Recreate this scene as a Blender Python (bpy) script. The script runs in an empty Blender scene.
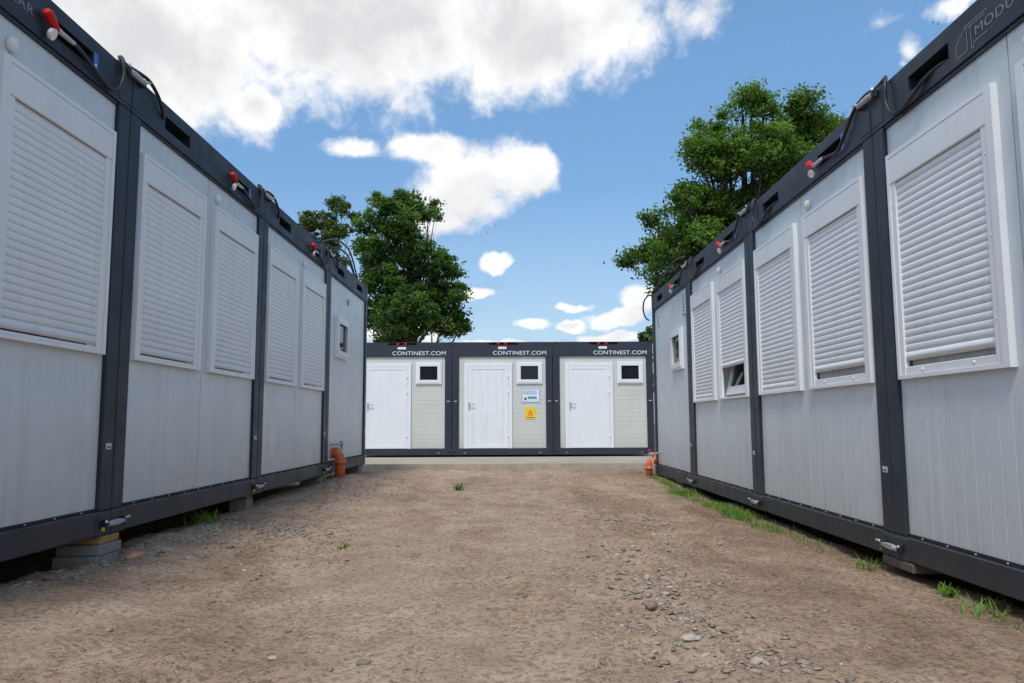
import bpy, bmesh, math, random
import numpy as np
from mathutils import Vector, Matrix

random.seed(7); np.random.seed(7)
scene = bpy.context.scene
COL = scene.collection
W_MOD, H_MOD = 2.44, 2.720          # container width and height
R = math.radians

# ------------------------------------------------------------------ materials
MATS = {}
def new_mat(name):
    m = bpy.data.materials.new(name); m.use_nodes = True
    nt = m.node_tree; nt.nodes.clear()
    out = nt.nodes.new('ShaderNodeOutputMaterial')
    b = nt.nodes.new('ShaderNodeBsdfPrincipled')
    nt.links.new(b.outputs[0], out.inputs[0])
    MATS[name] = m
    return m, nt, b, out

def noise(nt, vec, scale, detail=4, rough=.55, dist=0.0):
    n = nt.nodes.new('ShaderNodeTexNoise'); n.inputs['Scale'].default_value = scale
    n.inputs['Detail'].default_value = detail; n.inputs['Roughness'].default_value = rough
    n.inputs['Distortion'].default_value = dist
    if vec is not None: nt.links.new(vec, n.inputs['Vector'])
    return n.outputs[0]

def ramp(nt, fac, stops):
    r = nt.nodes.new('ShaderNodeValToRGB')
    els = r.color_ramp.elements
    while len(els) < len(stops): els.new(.5)
    for e, (p, c) in zip(els, stops):
        e.position = p; e.color = (*c, 1) if len(c) == 3 else c
    nt.links.new(fac, r.inputs[0])
    return r.outputs[0]

def mixc(nt, fac, a, b, mode='MIX'):
    n = nt.nodes.new('ShaderNodeMix'); n.data_type = 'RGBA'; n.blend_type = mode
    for s, v in ((n.inputs[0], fac), (n.inputs[6], a), (n.inputs[7], b)):
        if hasattr(v, 'is_output'): nt.links.new(v, s)
        elif isinstance(v, (int, float)): s.default_value = v
        else: s.default_value = (*v, 1)
    return n.outputs[2]

def mth(nt, op, a, b=None, c=None):
    n = nt.nodes.new('ShaderNodeMath'); n.operation = op
    for i, v in enumerate((a, b, c)):
        if v is None: continue
        if hasattr(v, 'is_output'): nt.links.new(v, n.inputs[i])
        else: n.inputs[i].default_value = v
    return n.outputs[0]

def objco(nt):
    return nt.nodes.new('ShaderNodeTexCoord').outputs['Object']

def stretch(nt, vec, s):
    n = nt.nodes.new('ShaderNodeVectorMath'); n.operation = 'MULTIPLY'
    nt.links.new(vec, n.inputs[0]); n.inputs[1].default_value = s
    return n.outputs[0]

def bump(nt, b, h, strength=.2, dist=.01):
    n = nt.nodes.new('ShaderNodeBump'); n.inputs['Strength'].default_value = strength
    n.inputs['Distance'].default_value = dist
    nt.links.new(h, n.inputs['Height']); nt.links.new(n.outputs[0], b.inputs['Normal'])

def painted(name, base, rough=.45, var=.10, dirt=(0.22, .19, .16), dirt_amt=.25, streak=True, spec=.5, low=None):
    """paint with faint blotches, vertical run-off streaks and, near the base, splashed dust"""
    m, nt, b, out = new_mat(name)
    co = objco(nt)
    rnd = nt.nodes.new('ShaderNodeObjectInfo').outputs['Random']
    off = nt.nodes.new('ShaderNodeVectorMath'); off.operation = 'ADD'
    cmb = nt.nodes.new('ShaderNodeCombineXYZ')
    nt.links.new(mth(nt, 'MULTIPLY', rnd, 17.3), cmb.inputs[0]); nt.links.new(co, off.inputs[0]); nt.links.new(cmb.outputs[0], off.inputs[1])
    v = off.outputs[0]
    n1 = noise(nt, v, 2.3, 5, .6)
    c = ramp(nt, n1, [(.3, tuple(x*(1-var) for x in base)), (.7, tuple(min(1, x*(1+var*.6)) for x in base))])
    n2 = noise(nt, stretch(nt, v, (14, 14, .7)), 1.0, 5, .65) if streak else noise(nt, v, 9, 6, .65)
    f = mth(nt, 'MULTIPLY', ramp(nt, n2, [(.5, (0, 0, 0)), (.78, (1, 1, 1))]), dirt_amt)
    c = mixc(nt, f, c, dirt)
    if low:
        sep = nt.nodes.new('ShaderNodeSeparateXYZ'); nt.links.new(co, sep.inputs[0])
        g = nt.nodes.new('ShaderNodeMapRange'); g.inputs[1].default_value = low[0]; g.inputs[2].default_value = low[1]
        g.inputs[3].default_value = 1; g.inputs[4].default_value = 0
        nt.links.new(sep.outputs[2], g.inputs[0])
        n3 = noise(nt, v, 7, 6, .7)
        f2 = mth(nt, 'MULTIPLY', mth(nt, 'MULTIPLY', g.outputs[0], n3), low[2])
        c = mixc(nt, f2, c, (.30, .24, .18))
    nt.links.new(c, b.inputs['Base Color'])
    rr = ramp(nt, noise(nt, v, 5, 4), [(.3, (rough-.08,)*3), (.7, (rough+.1,)*3)])
    nt.links.new(rr, b.inputs['Roughness'])
    b.inputs['Specular IOR Level'].default_value = spec
    bump(nt, b, noise(nt, v, 2.2, 3), .16, .012)
    return m

painted('anthracite', (.020, .028, .041), .46, .15, (.09, .088, .085), .10, spec=.32, low=(0, .35, .14))
painted('anthracite_back', (.019, .026, .040), .42, .15, (.08, .08, .08), .10, low=(0, .3, .05))
painted('panel', (.575, .63, .665), .36, .06, (.34, .345, .34), .34, low=(.1, .8, .55))
painted('panel_back', (.565, .575, .535), .42, .05, (.36, .35, .31), .16, low=(.1, .6, .4))
painted('shutter', (.725, .77, .80), .40, .05, (.44, .43, .41), .24, low=(.9, 1.5, .40))
painted('white_pvc', (.74, .76, .775), .38, .05, (.46, .45, .42), .22)
painted('door_white', (.74, .76, .78), .34, .03, (.50, .50, .50), .14)
painted('door_smeared', (.74, .76, .78), .34, .05, (.40, .40, .40), .42)
painted('roof_steel', (.42, .43, .43), .45, .1, (.2, .18, .16), .3)
painted('red_plastic', (.58, .012, .016), .45, .1, (.3, .04, .04), .2, False, spec=.25)
painted('red_dark', (.30, .010, .022), .5, .1, (.15, .02, .02), .2, False, spec=.25)
painted('blue_plastic', (.03, .14, .50), .4, .1, (.2, .2, .25), .15, False)
painted('grey_plastic', (.45, .46, .47), .45, .08, (.2, .2, .2), .2, False)
painted('white_plastic', (.74, .75, .73), .45, .06, (.4, .38, .34), .2, False)
painted('orange_pvc', (.60, .125, .035), .38, .12, (.35, .20, .12), .35, False)
painted('brick_red', (.60, .26, .13), .8, .2, (.35, .25, .18), .4, False)
painted('label_grey', (.55, .55, .56), .5, .05, (.2, .2, .2), .1, False)
painted('lettering_dim', (.21, .212, .215), .5, .1, (.08, .08, .08), .3, False)
painted('lettering_dim_worn', (.045, .053, .066), .5, .1, (.08, .08, .08), .3, False)
painted('lettering_white', (.74, .76, .78), .5, .05, (.4, .4, .4), .1, False)
painted('ink_dark', (.05, .05, .05), .6, .05, (.1, .1, .1), .1, False)
painted('sign_white', (.72, .78, .82), .4, .04, (.5, .5, .5), .1, False)
painted('sign_blue', (.08, .22, .50), .4, .05, (.2, .3, .4), .1, False)
painted('sign_green', (.16, .34, .20), .4, .05, (.2, .3, .2), .1, False)
painted('sign_yellow', (.80, .56, .015), .4, .05, (.6, .5, .2), .1, False)
painted('sign_orange', (.78, .16, .02), .4, .05, (.6, .3, .1), .1, False)
painted('dark_void', (.012, .012, .013), .8, .1, (.02, .02, .02), .1, False)
painted('interior', (.10, .10, .10), .8, .1, (.05, .05, .05), .1, False)
painted('bird_dark', (.03, .03, .032), .8, .1, (.05, .05, .05), .1, False)

def simple(name, base, rough, metal=0.0, spec=.5):
    m, nt, b, out = new_mat(name)
    v = objco(nt)
    c = ramp(nt, noise(nt, v, 18, 5, .6), [(.3, tuple(x*.75 for x in base)), (.7, tuple(min(1, x*1.15) for x in base))])
    nt.links.new(c, b.inputs['Base Color'])
    b.inputs['Roughness'].default_value = rough; b.inputs['Metallic'].default_value = metal
    b.inputs['Specular IOR Level'].default_value = spec
    return m
simple('galvanised', (.42, .44, .46), .40, .45)
simple('seal_dark', (.07, .075, .08), .7)
simple('frame_shade', (.30, .30, .29), .6)
simple('rubber', (.016, .016, .017), .55)
simple('pipe_grey', (.30, .30, .28), .55)
simple('concrete_block_mat', (.215, .21, .205), .9)
simple('old_timber', (.13, .095, .07), .85)
simple('glass_dark', (.010, .013, .017), .06, 0, .35)
simple('bark', (.055, .042, .032), .9)

# timber
m, nt, b, out = new_mat('timber')
v = objco(nt)
n = noise(nt, stretch(nt, v, (3, 30, 30)), 1.5, 5, .6)
nt.links.new(ramp(nt, n, [(.3, (.22, .12, .035)), (.7, (.42, .26, .09))]), b.inputs['Base Color'])
b.inputs['Roughness'].default_value = .75

# dirt
m, nt, b, out = new_mat('dirt')
v = objco(nt)
big = noise(nt, v, .55, 4, .6, .4)
mid = noise(nt, v, 3.1, 6, .62)
fine = noise(nt, v, 38, 6, .7)
grit = noise(nt, v, 160, 3, .7)
c = ramp(nt, big, [(.30, (.195, .132, .088)), (.50, (.335, .245, .174)), (.72, (.43, .335, .25))])
c = mixc(nt, .55, c, ramp(nt, mid, [(.28, (.14, .094, .062)), (.5, (.335, .247, .176)), (.74, (.47, .385, .295))]))
c = mixc(nt, mth(nt, 'MULTIPLY', ramp(nt, fine, [(.40, (1, 1, 1)), (.53, (0, 0, 0))]), .72), c, (.105, .070, .045))
c = mixc(nt, mth(nt, 'MULTIPLY', ramp(nt, grit, [(.55, (0, 0, 0)), (.70, (1, 1, 1))]), .55), c, (.56, .47, .37))
vor = nt.nodes.new('ShaderNodeTexVoronoi'); vor.inputs['Scale'].default_value = 58
vor.inputs['Randomness'].default_value = 1.0
nt.links.new(v, vor.inputs['Vector'])
peb = ramp(nt, vor.outputs['Distance'], [(.16, (1, 1, 1)), (.30, (0, 0, 0))])
pm = mth(nt, 'MULTIPLY', peb, ramp(nt, noise(nt, v, 1.7, 5, .65), [(.47, (0, 0, 0)), (.66, (1, 1, 1))]))
sepc = nt.nodes.new('ShaderNodeSeparateColor'); nt.links.new(vor.outputs['Color'], sepc.inputs[0])
pc = ramp(nt, sepc.outputs[0], [(.0, (.15, .115, .085)), (.5, (.34, .275, .215)), (1, (.52, .46, .39))])
c = mixc(nt, mth(nt, 'MULTIPLY', pm, .8), c, pc)
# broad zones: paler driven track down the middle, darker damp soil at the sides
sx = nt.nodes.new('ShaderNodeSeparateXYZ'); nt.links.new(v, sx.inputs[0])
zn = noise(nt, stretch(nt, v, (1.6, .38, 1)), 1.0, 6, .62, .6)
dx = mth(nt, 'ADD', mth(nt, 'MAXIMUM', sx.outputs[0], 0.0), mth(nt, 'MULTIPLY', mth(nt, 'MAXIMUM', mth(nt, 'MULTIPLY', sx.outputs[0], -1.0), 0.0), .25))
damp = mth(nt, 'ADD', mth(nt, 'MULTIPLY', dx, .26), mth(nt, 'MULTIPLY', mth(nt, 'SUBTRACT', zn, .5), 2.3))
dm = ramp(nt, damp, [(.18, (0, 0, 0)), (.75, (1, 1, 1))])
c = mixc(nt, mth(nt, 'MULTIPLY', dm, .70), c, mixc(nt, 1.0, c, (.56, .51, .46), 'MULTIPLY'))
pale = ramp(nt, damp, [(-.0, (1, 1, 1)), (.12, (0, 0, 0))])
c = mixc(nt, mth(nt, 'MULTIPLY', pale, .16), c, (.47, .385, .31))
c = mixc(nt, 1.0, c, (1.35, 1.285, 1.235), 'MULTIPLY')
nt.links.new(c, b.inputs['Base Color']); b.inputs['Roughness'].default_value = .95
b.inputs['Specular IOR Level'].default_value = .15
h = mth(nt, 'ADD', mth(nt, 'MULTIPLY', fine, .5), mth(nt, 'ADD', mth(nt, 'MULTIPLY', grit, .25), mth(nt, 'MULTIPLY', pm, .4)))
bump(nt, b, h, 1.0, .034)

# pale concrete apron
m, nt, b, out = new_mat('apron')
v = objco(nt)
c = ramp(nt, noise(nt, v, .9, 7, .65), [(.3, (.32, .265, .205)), (.7, (.47, .40, .32))])
c = mixc(nt, mth(nt, 'MULTIPLY', ramp(nt, noise(nt, v, 5, 8, .75), [(.42, (0, 0, 0)), (.66, (1, 1, 1))]), .65), c, (.24, .19, .14))
nt.links.new(c, b.inputs['Base Color']); b.inputs['Roughness'].default_value = .9
bump(nt, b, noise(nt, v, 30, 5, .7), .4, .01)

# stones: colour from a face attribute
m, nt, b, out = new_mat('stone')
at = nt.nodes.new('ShaderNodeAttribute'); at.attribute_name = 'tone'
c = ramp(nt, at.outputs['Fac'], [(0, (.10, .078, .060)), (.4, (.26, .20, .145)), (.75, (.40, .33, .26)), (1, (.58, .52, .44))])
c = mixc(nt, .45, c, ramp(nt, noise(nt, objco(nt), 60, 5, .7), [(.3, (.13, .095, .07)), (.7, (.36, .29, .23))]))
nt.links.new(c, b.inputs['Base Color']); b.inputs['Roughness'].default_value = .9

def leafmat(name, stops, trans=.35):
    m, nt, b, out = new_mat(name)
    at = nt.nodes.new('ShaderNodeAttribute'); at.attribute_name = 'tone'
    c = ramp(nt, at.outputs['Fac'], stops)
    nt.links.new(c, b.inputs['Base Color']); b.inputs['Roughness'].default_value = .5
    b.inputs['Specular IOR Level'].default_value = .35
    tr = nt.nodes.new('ShaderNodeBsdfTranslucent')
    nt.links.new(mixc(nt, 1.0, c, (1.5, 1.6, .6), 'MULTIPLY'), tr.inputs[0])
    mx = nt.nodes.new('ShaderNodeMixShader'); mx.inputs[0].default_value = trans
    nt.links.new(b.outputs[0], mx.inputs[1]); nt.links.new(tr.outputs[0], mx.inputs[2])
    nt.links.new(mx.outputs[0], out.inputs[0])
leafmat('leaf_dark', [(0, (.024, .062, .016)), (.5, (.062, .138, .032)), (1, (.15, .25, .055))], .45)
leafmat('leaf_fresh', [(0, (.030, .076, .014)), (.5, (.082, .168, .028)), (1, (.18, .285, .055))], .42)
leafmat('leaf_small', [(0, (.035, .065, .016)), (.5, (.075, .125, .03)), (1, (.13, .19, .055))])
leafmat('grass_blade', [(0, (.20, .17, .08)), (.10, (.10, .16, .03)), (.5, (.13, .25, .04)), (.9, (.20, .32, .06)), (1, (.34, .32, .13))], .3)

# ------------------------------------------------------------------ mesh helpers
def link(o, parent=None):
    COL.objects.link(o)
    if parent is not None: o.parent = parent
    return o
def obj(name, mesh, parent=None, label=None):
    o = bpy.data.objects.new(name, mesh)
    if label: o['label'] = label
    return link(o, parent)
def thing(name, label, cat, loc=(0, 0, 0), rotz=0.0, group=None):
    o = bpy.data.objects.new(name, None); o.empty_display_size = .2
    o.location = loc; o.rotation_euler = (0, 0, rotz); tag(o, label, cat, group)
    return link(o)
def tag(o, label, cat, group=None, kind=None):
    o['label'] = label; o['category'] = cat
    if group: o['group'] = group
    if kind: o['kind'] = kind
    return o

class Geo:
    """collects boxes, tubes, strips; each face carries a material slot"""
    def __init__(self): self.bm = bmesh.new(); self.mats = []
    def slot(self, m):
        if m not in self.mats: self.mats.append(m)
        return self.mats.index(m)
    def box(self, x0, x1, y0, y1, z0, z1, m, bev=0.0, mtx=None):
        bm = self.bm
        vs = [bm.verts.new((x, y, z)) for x in (x0, x1) for y in (y0, y1) for z in (z0, z1)]
        q = [(0, 1, 3, 2), (4, 6, 7, 5), (0, 4, 5, 1), (2, 3, 7, 6), (0, 2, 6, 4), (1, 5, 7, 3)]
        fs = [bm.faces.new([vs[i] for i in f]) for f in q]
        s = self.slot(m)
        for f in fs: f.material_index = s
        if bev > 0:
            es = list({e for f in fs for e in f.edges})
            r = bmesh.ops.bevel(bm, geom=es, offset=bev, segments=1, affect='EDGES', clamp_overlap=True)
            for f in r['faces']: f.material_index = s
            vs = list({v for v in r['verts']} | {v for v in vs if v.is_valid})
        if mtx is not None:
            bmesh.ops.transform(bm, matrix=mtx, verts=[v for v in vs if v.is_valid])
        return vs
    def quad(self, pts, m):
        f = self.bm.faces.new([self.bm.verts.new(p) for p in pts]); f.material_index = self.slot(m); return f
    def tube(self, pts, rad, m, n=8, cap=True):
        pts = [Vector(p) for p in pts]; rads = rad if hasattr(rad, '__len__') else [rad]*len(pts)
        s = self.slot(m); prev = None; rings = []
        up = Vector((0, 0, 1))
        t0 = (pts[1]-pts[0]).normalized()
        a = t0.orthogonal().normalized()
        for i, p in enumerate(pts):
            t = (pts[min(i+1, len(pts)-1)]-pts[max(i-1, 0)]).normalized()
            a = (a - t*a.dot(t)).normalized(); bb = t.cross(a)
            rings.append([self.bm.verts.new(p + (a*math.cos(k*2*math.pi/n)+bb*math.sin(k*2*math.pi/n))*rads[i]) for k in range(n)])
        for r0, r1 in zip(rings, rings[1:]):
            for k in range(n):
                f = self.bm.faces.new((r0[k], r0[(k+1) % n], r1[(k+1) % n], r1[k])); f.material_index = s; f.smooth = True
        if cap:
            for r in (rings[0], rings[-1]):
                f = self.bm.faces.new(r); f.material_index = s
    def grid_holes(self, xs, zs, holes, y0, y1, m):
        """wall plate between y0 (front) and y1 with rectangular holes; holes = set of (i,j) cells"""
        bm = self.bm; s = self.slot(m); V = {}
        def v(i, j, y):
            k = (i, j, y)
            if k not in V: V[k] = bm.verts.new((xs[i], y, zs[j]))
            return V[k]
        nx, nz = len(xs)-1, len(zs)-1
        solid = lambda i, j: 0 <= i < nx and 0 <= j < nz and (i, j) not in holes
        def F(*a):
            f = bm.faces.new(a); f.material_index = s
        for i in range(nx):
            for j in range(nz):
                if not solid(i, j): continue
                F(v(i, j, y0), v(i+1, j, y0), v(i+1, j+1, y0), v(i, j+1, y0))
                F(v(i, j, y1), v(i, j+1, y1), v(i+1, j+1, y1), v(i+1, j, y1))
                if not solid(i-1, j): F(v(i, j, y0), v(i, j+1, y0), v(i, j+1, y1), v(i, j, y1))
                if not solid(i+1, j): F(v(i+1, j, y0), v(i+1, j, y1), v(i+1, j+1, y1), v(i+1, j+1, y0))
                if not solid(i, j-1): F(v(i, j, y0), v(i, j, y1), v(i+1, j, y1), v(i+1, j, y0))
                if not solid(i, j+1): F(v(i, j+1, y0), v(i+1, j+1, y0), v(i+1, j+1, y1), v(i, j+1, y1))
    def profile_x(self, prof, z0, z1, m, smooth=False):
        s = self.slot(m); ps = [(self.bm.verts.new((x, y, z0)), self.bm.verts.new((x, y, z1))) for x, y in prof]
        for a, c in zip(ps, ps[1:]):
            f = self.bm.faces.new((a[0], c[0], c[1], a[1])); f.material_index = s; f.smooth = smooth
    def profile_z(self, prof, x0, x1, m, smooth=False):
        s = self.slot(m); ps = [(self.bm.verts.new((x0, y, z)), self.bm.verts.new((x1, y, z))) for z, y in prof]
        for a, c in zip(ps, ps[1:]):
            f = self.bm.faces.new((a[0], a[1], c[1], c[0])); f.material_index = s; f.smooth = smooth
    def disc_dome(self, c, rx, rz, h, m, n=14, rings=3):
        """dome bulging to -y"""
        s = self.slot(m); cx, cy, cz = c; prev = None
        for k in range(rings+1):
            a = k/rings*math.pi/2; rr = math.cos(a); y = cy-h*math.sin(a)
            if k < rings: ring = [self.bm.verts.new((cx+rx*rr*math.cos(t*2*math.pi/n), y, cz+rz*rr*math.sin(t*2*math.pi/n))) for t in range(n)]
            else: ring = [self.bm.verts.new((cx, y, cz))]
            if prev:
                for t in range(n):
                    f = self.bm.faces.new((prev[t], prev[(t+1) % n], ring[(t+1) % n], ring[t]) if len(ring) > 1 else (prev[t], prev[(t+1) % n], ring[0]))
                    f.material_index = s; f.smooth = True
            prev = ring
    def mesh(self, name, shear=0.0, recalc=True):
        if recalc: bmesh.ops.recalc_face_normals(self.bm, faces=self.bm.faces)
        if shear:
            for v in self.bm.verts: v.co.z += shear*v.co.x
        me = bpy.data.meshes.new(name); self.bm.to_mesh(me); self.bm.free()
        for m in self.mats: me.materials.append(MATS[m])
        return me

def np_mesh(name, V, F, mat, tone=None, smooth=False):
    """V (n,3), F (m,k) equal sized faces"""
    me = bpy.data.meshes.new(name); V = np.asarray(V, np.float32); F = np.asarray(F, np.int32)
    m, k = F.shape
    me.vertices.add(len(V)); me.vertices.foreach_set('co', V.ravel())
    me.loops.add(m*k); me.loops.foreach_set('vertex_index', F.ravel())
    me.polygons.add(m); me.polygons.foreach_set('loop_start', np.arange(0, m*k, k, dtype=np.int32))
    me.polygons.foreach_set('loop_total', np.full(m, k, np.int32))
    if smooth: me.polygons.foreach_set('use_smooth', np.ones(m, bool))
    me.update(calc_edges=True)
    if tone is not None:
        a = me.attributes.new('tone', 'FLOAT', 'FACE'); a.data.foreach_set('value', np.asarray(tone, np.float32))
    me.materials.append(MATS[mat]); me.validate()
    return me

def text_mesh(body, m, x0, x1, z0, h, y, thick=.0015, shear=0.0, spacing=1.0, extra=None):
    cu = bpy.data.curves.new('text', 'FONT'); cu.body = body; cu.extrude = .02; cu.space_character = spacing; cu.offset = 0.0
    to = bpy.data.objects.new('text', cu); COL.objects.link(to)
    dg = bpy.context.evaluated_depsgraph_get(); dg.update()
    me = bpy.data.meshes.new_from_object(to.evaluated_get(dg))
    bpy.data.objects.remove(to)
    co = np.array([v.co for v in me.vertices]); mn, mx = co.min(0), co.max(0)
    g = Geo(); bm = g.bm; g.slot(m)
    vs = []
    for p in co:
        x = x0+(p[0]-mn[0])/(mx[0]-mn[0])*(x1-x0); z = z0+(p[1]-mn[1])/(mx[1]-mn[1])*h
        yy = y-thick*(1 if p[2] > 0 else 0)
        vs.append(bm.verts.new((x, yy, z)))
    for p in me.polygons:
        try: bm.faces.new([vs[i] for i in p.vertices])
        except ValueError: pass
    bpy.data.meshes.remove(me)
    if extra: extra(g)
    return g.mesh('lettering', shear)

# ------------------------------------------------------------------ container facade (local: x along facade, -y out, z up)
WIN = ((.165, 1.135), (1.305, 2.275))      # outer edges of the window surrounds
SLAT = ((.242, 1.035), (1.405, 2.198))     # shutter curtains
SLOTS = ((.44, .825), (1.635, 2.012))
CACHE = {}
def cached(key, fn):
    if key not in CACHE: CACHE[key] = fn()
    return CACHE[key]

def frame_mesh(shear):
    g = Geo(); A = 'anthracite'; x0, x1 = .004, W_MOD-.004
    for a in (x0, x1-.125):                                    # corner posts
        g.box(a, a+.125, 0, .14, .134, 2.478, A, .006)
    xs = [x0, SLOTS[0][0], SLOTS[0][1], SLOTS[1][0], SLOTS[1][1], x1]
    g.grid_holes(xs, [2.48, 2.545, 2.632, H_MOD-.01], {(1, 1), (3, 1)}, 0.0, .10, A)   # top beam with fork pockets
    for a, b_ in SLOTS:                                        # pocket liner
        g.box(a-.01, b_+.01, .102, .30, 2.53, 2.65, 'dark_void')
    g.box(.132, W_MOD-.132, .010, .09, 2.460, 2.478, A)        # drip lip under the beam
    for a in (x0-.002, x1-.148):                               # corner castings
        g.box(a, a+.15, -.004, .15, 2.50, H_MOD+.012, A, .008)
    g.box(x0, x1, 0, .14, 0, .132, A, .006)                    # base rail
    g.box(.132, W_MOD-.132, .014, .12, .1325, .150, 'dark_void')
    for a in (x0-.002, x1-.148):
        g.box(a, a+.15, -.004, .15, -.004, .122, A, .006)
    for i in range(9):                                         # rivet heads on the sill strip
        x = .28+i*.235
        g.box(x-.004, x+.004, .010, .014, .139, .145, 'label_grey')
    return g.mesh('container_frame', shear)

def body_mesh(shear, front_hole=True):
    g = Geo(); m = 'roof_steel'; D = 6.05; x0, x1 = .02, W_MOD-.02
    g.box(x0, x0+.05, .15, D, .06, 2.66, 'panel'); g.box(x1-.05, x1, .15, D, .06, 2.66, 'panel')
    g.box(x0, x1, D+.002, D+.05, .06, 2.66, 'panel')
    g.box(x0+.052, x1-.052, .142, D, .02, .10, 'interior')
    g.box(x0+.052, x1-.052, .32, D, 2.56, 2.62, m)
    for s in (x0-.01, x1-.05):                                # longitudinal rails and rear posts
        g.box(s, s+.06, .152, D-.10, 2.664, H_MOD-.012, 'anthracite')
        g.box(s, s+.06, .152, D-.10, .0, .058, 'anthracite')
        g.box(s-.004, s+.064, D+.052, D+.19, 0, H_MOD-.01, 'anthracite', .006)
    return g.mesh('container_body', shear)

def rib_profile(xa, xb, y, step=.10, gw=.006, gd=.0011):
    pr = [(xa, y)]; x = xa+.05
    while x < xb-.02:
        pr += [(x-gw, y), (x-gw*.35, y+gd), (x+gw*.35, y+gd), (x+gw, y)]; x += step
    return pr+[(xb, y)]

def panel_mesh(side, shear, windows=True):
    """one sandwich panel half with its window opening"""
    g = Geo(); y = .024
    xa, xb = (.130, 1.216) if side == 0 else (1.224, 2.310)
    z0, z1 = .150, 2.478
    if not windows:
        g.profile_x(rib_profile(xa, xb, y, 1.2), z0, z1, 'panel')
    else:
        wa, wb = WIN[side][0]+.03, WIN[side][1]-.03
        za, zb = 1.02, 2.26
        pr = rib_profile(xa, xb, y)
        left = [p for p in pr if p[0] < wa]+[(wa, y)]; right = [(wb, y)]+[p for p in pr if p[0] > wb]
        mid = [(wa, y)]+[p for p in pr if wa < p[0] < wb]+[(wb, y)]
        g.profile_x(left, z0, z1, 'panel'); g.profile_x(right, z0, z1, 'panel')
        g.profile_x(mid, z0, za, 'panel'); g.profile_x(mid, zb, z1, 'panel')
        for x in (wa, wb): g.quad([(x, y, za), (x, y+.06, za), (x, y+.06, zb), (x, y, zb)], 'white_pvc')
        g.quad([(wa, y, za), (wb, y, za), (wb, y+.06, za), (wa, y+.06, za)], 'white_pvc')
    for x in (xa, xb): g.quad([(x, y, z0), (x, y+.05, z0), (x, y+.05, z1), (x, y, z1)], 'panel')
    return g.mesh('wall_panel', shear, recalc=False)

def plain_panel(shear):
    g = Geo(); g.box(.130, 2.310, .024, .09, .150, 2.478, 'panel'); return g.mesh('plain_panel', shear)

def joint_mesh(shear):
    g = Geo(); g.box(1.2162, 1.2238, .0290, .09, .151, 2.477, 'seal_dark')
    return g.mesh('panel_joint', shear)

def window_frame_mesh(side, shear):
    """white surround standing proud of the panel"""
    g = Geo(); a, b_ = WIN[side]; m = 'white_pvc'
    t = (.028, .052) if side == 0 else (.052, .028)            # the wide leg is towards the middle of the container
    g.grid_holes([a, a+t[0], b_-t[1], b_], [.998, 1.016, 2.258, 2.282], {(1, 1)}, -.011, .0235, m)
    return g.mesh('window_frame', shear)
def guide_mesh(side, k, shear):
    g = Geo(); a, b_ = WIN[side]; c, d = SLAT[side]
    t = (.028, .052) if side == 0 else (.052, .028)
    x0, x1 = (a+t[0]+.0005, c) if k == 0 else (d, b_-t[1]-.0005)
    g.box(x0, x1, -.006, .0233, 1.0165, 2.108, 'white_pvc', .003)
    for z in (1.22, 1.60, 1.98): g.disc_dome(((x0+x1)/2, -.0065, z), .006, .006, .003, 'white_pvc', 8, 2)
    return g.mesh('guide', shear)

def sill_mesh(side, shear, top):
    g = Geo(); c, d = SLAT[side]
    g.box(c+.0005, d-.0005, -.002, .0233, 1.0165, top, 'white_pvc', .003)
    if top > 1.04:
        for x in (c+.17, d-.17): g.disc_dome((x, -.0025, 1.040), .012, .010, .006, 'white_plastic', 10, 2)
    return g.mesh('sill', shear)

def shutter_box_mesh(side, shear):
    g = Geo(); a, b_ = WIN[side]
    t = (.028, .052) if side == 0 else (.052, .028)
    g.box(a+t[0]+.0005, b_-t[1]-.0005, -.010, .0233, 2.1085, 2.2575, 'white_pvc', .004)
    return g.mesh('shutter_box', shear)

def shutter_mesh(side, bottom, shear):
    g = Geo(); c, d = SLAT[side]; x0, x1 = c+.0005, d-.0005
    p = .0400; pr = []; z = bottom+.05
    pr += [(bottom, .020), (bottom, .003), (bottom+.046, .003), (bottom+.046, .016)]   # end bar
    while z < 2.105:
        for dz, y in ((.0, .0115), (.0022, .0068), (.007, .0042), (.019, .0029), (.031, .0038), (.0370, .0060), (.0384, .0115)):
            if z+dz < 2.1075: pr.append((z+dz, y))
        z += p
    g.profile_z(pr, x0, x1, 'shutter', True)
    return g.mesh('shutter', shear, recalc=False)

def low_sash(side, shear):
    g = Geo(); c, d = SLAT[side]; g.box(c+.03, d-.0005, .022, .06, 1.0625, 1.24, 'frame_shade'); return g.mesh('low_sash', shear)
def sash_mesh(side, shear, tilt=0.0):
    g = Geo(); c, d = SLAT[side]; m = 'white_pvc'; z0, z1, w = 1.041, 2.2, .085
    M = Matrix.Translation((0, .034, z0)) @ Matrix.Rotation(-tilt, 4, 'X') @ Matrix.Translation((0, -.034, -z0))
    g.grid_holes([c+.012, c+.080, d-.080, d-.012], [z0+.004, z0+w, z1-w, z1], {(1, 1)}, .034, .08, m)
    bmesh.ops.transform(g.bm, matrix=M, verts=g.bm.verts)
    return g.mesh('sash', shear), M
def pane_mesh(side, shear, M):
    g = Geo(); c, d = SLAT[side]
    g.box(c+.078, d-.078, .050, .060, 1.120, 2.12, 'glass_dark', 0, M)
    return g.mesh('pane', shear)
def slats_mesh(side, shear):
    """blind slats hanging behind the tilted window"""
    g = Geo(); a, b_ = SLAT[side]
    for i in range(7):
        x = a+.20+i*.075
        g.box(x, x+.012, .30, .36, 1.10, 2.3, 'label_grey', 0, Matrix.Translation((0, 0, 0)))
    return g.mesh('blind', shear)

def cap_mesh(shear):
    g = Geo()
    g.tube([(1.385, .0238, 2.352), (1.385, .002, 2.352)], .035, 'white_plastic', 16)
    g.disc_dome((1.385, .0018, 2.352), .033, .033, .012, 'white_plastic', 16, 3)
    return g.mesh('vent_cap', shear)

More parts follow.
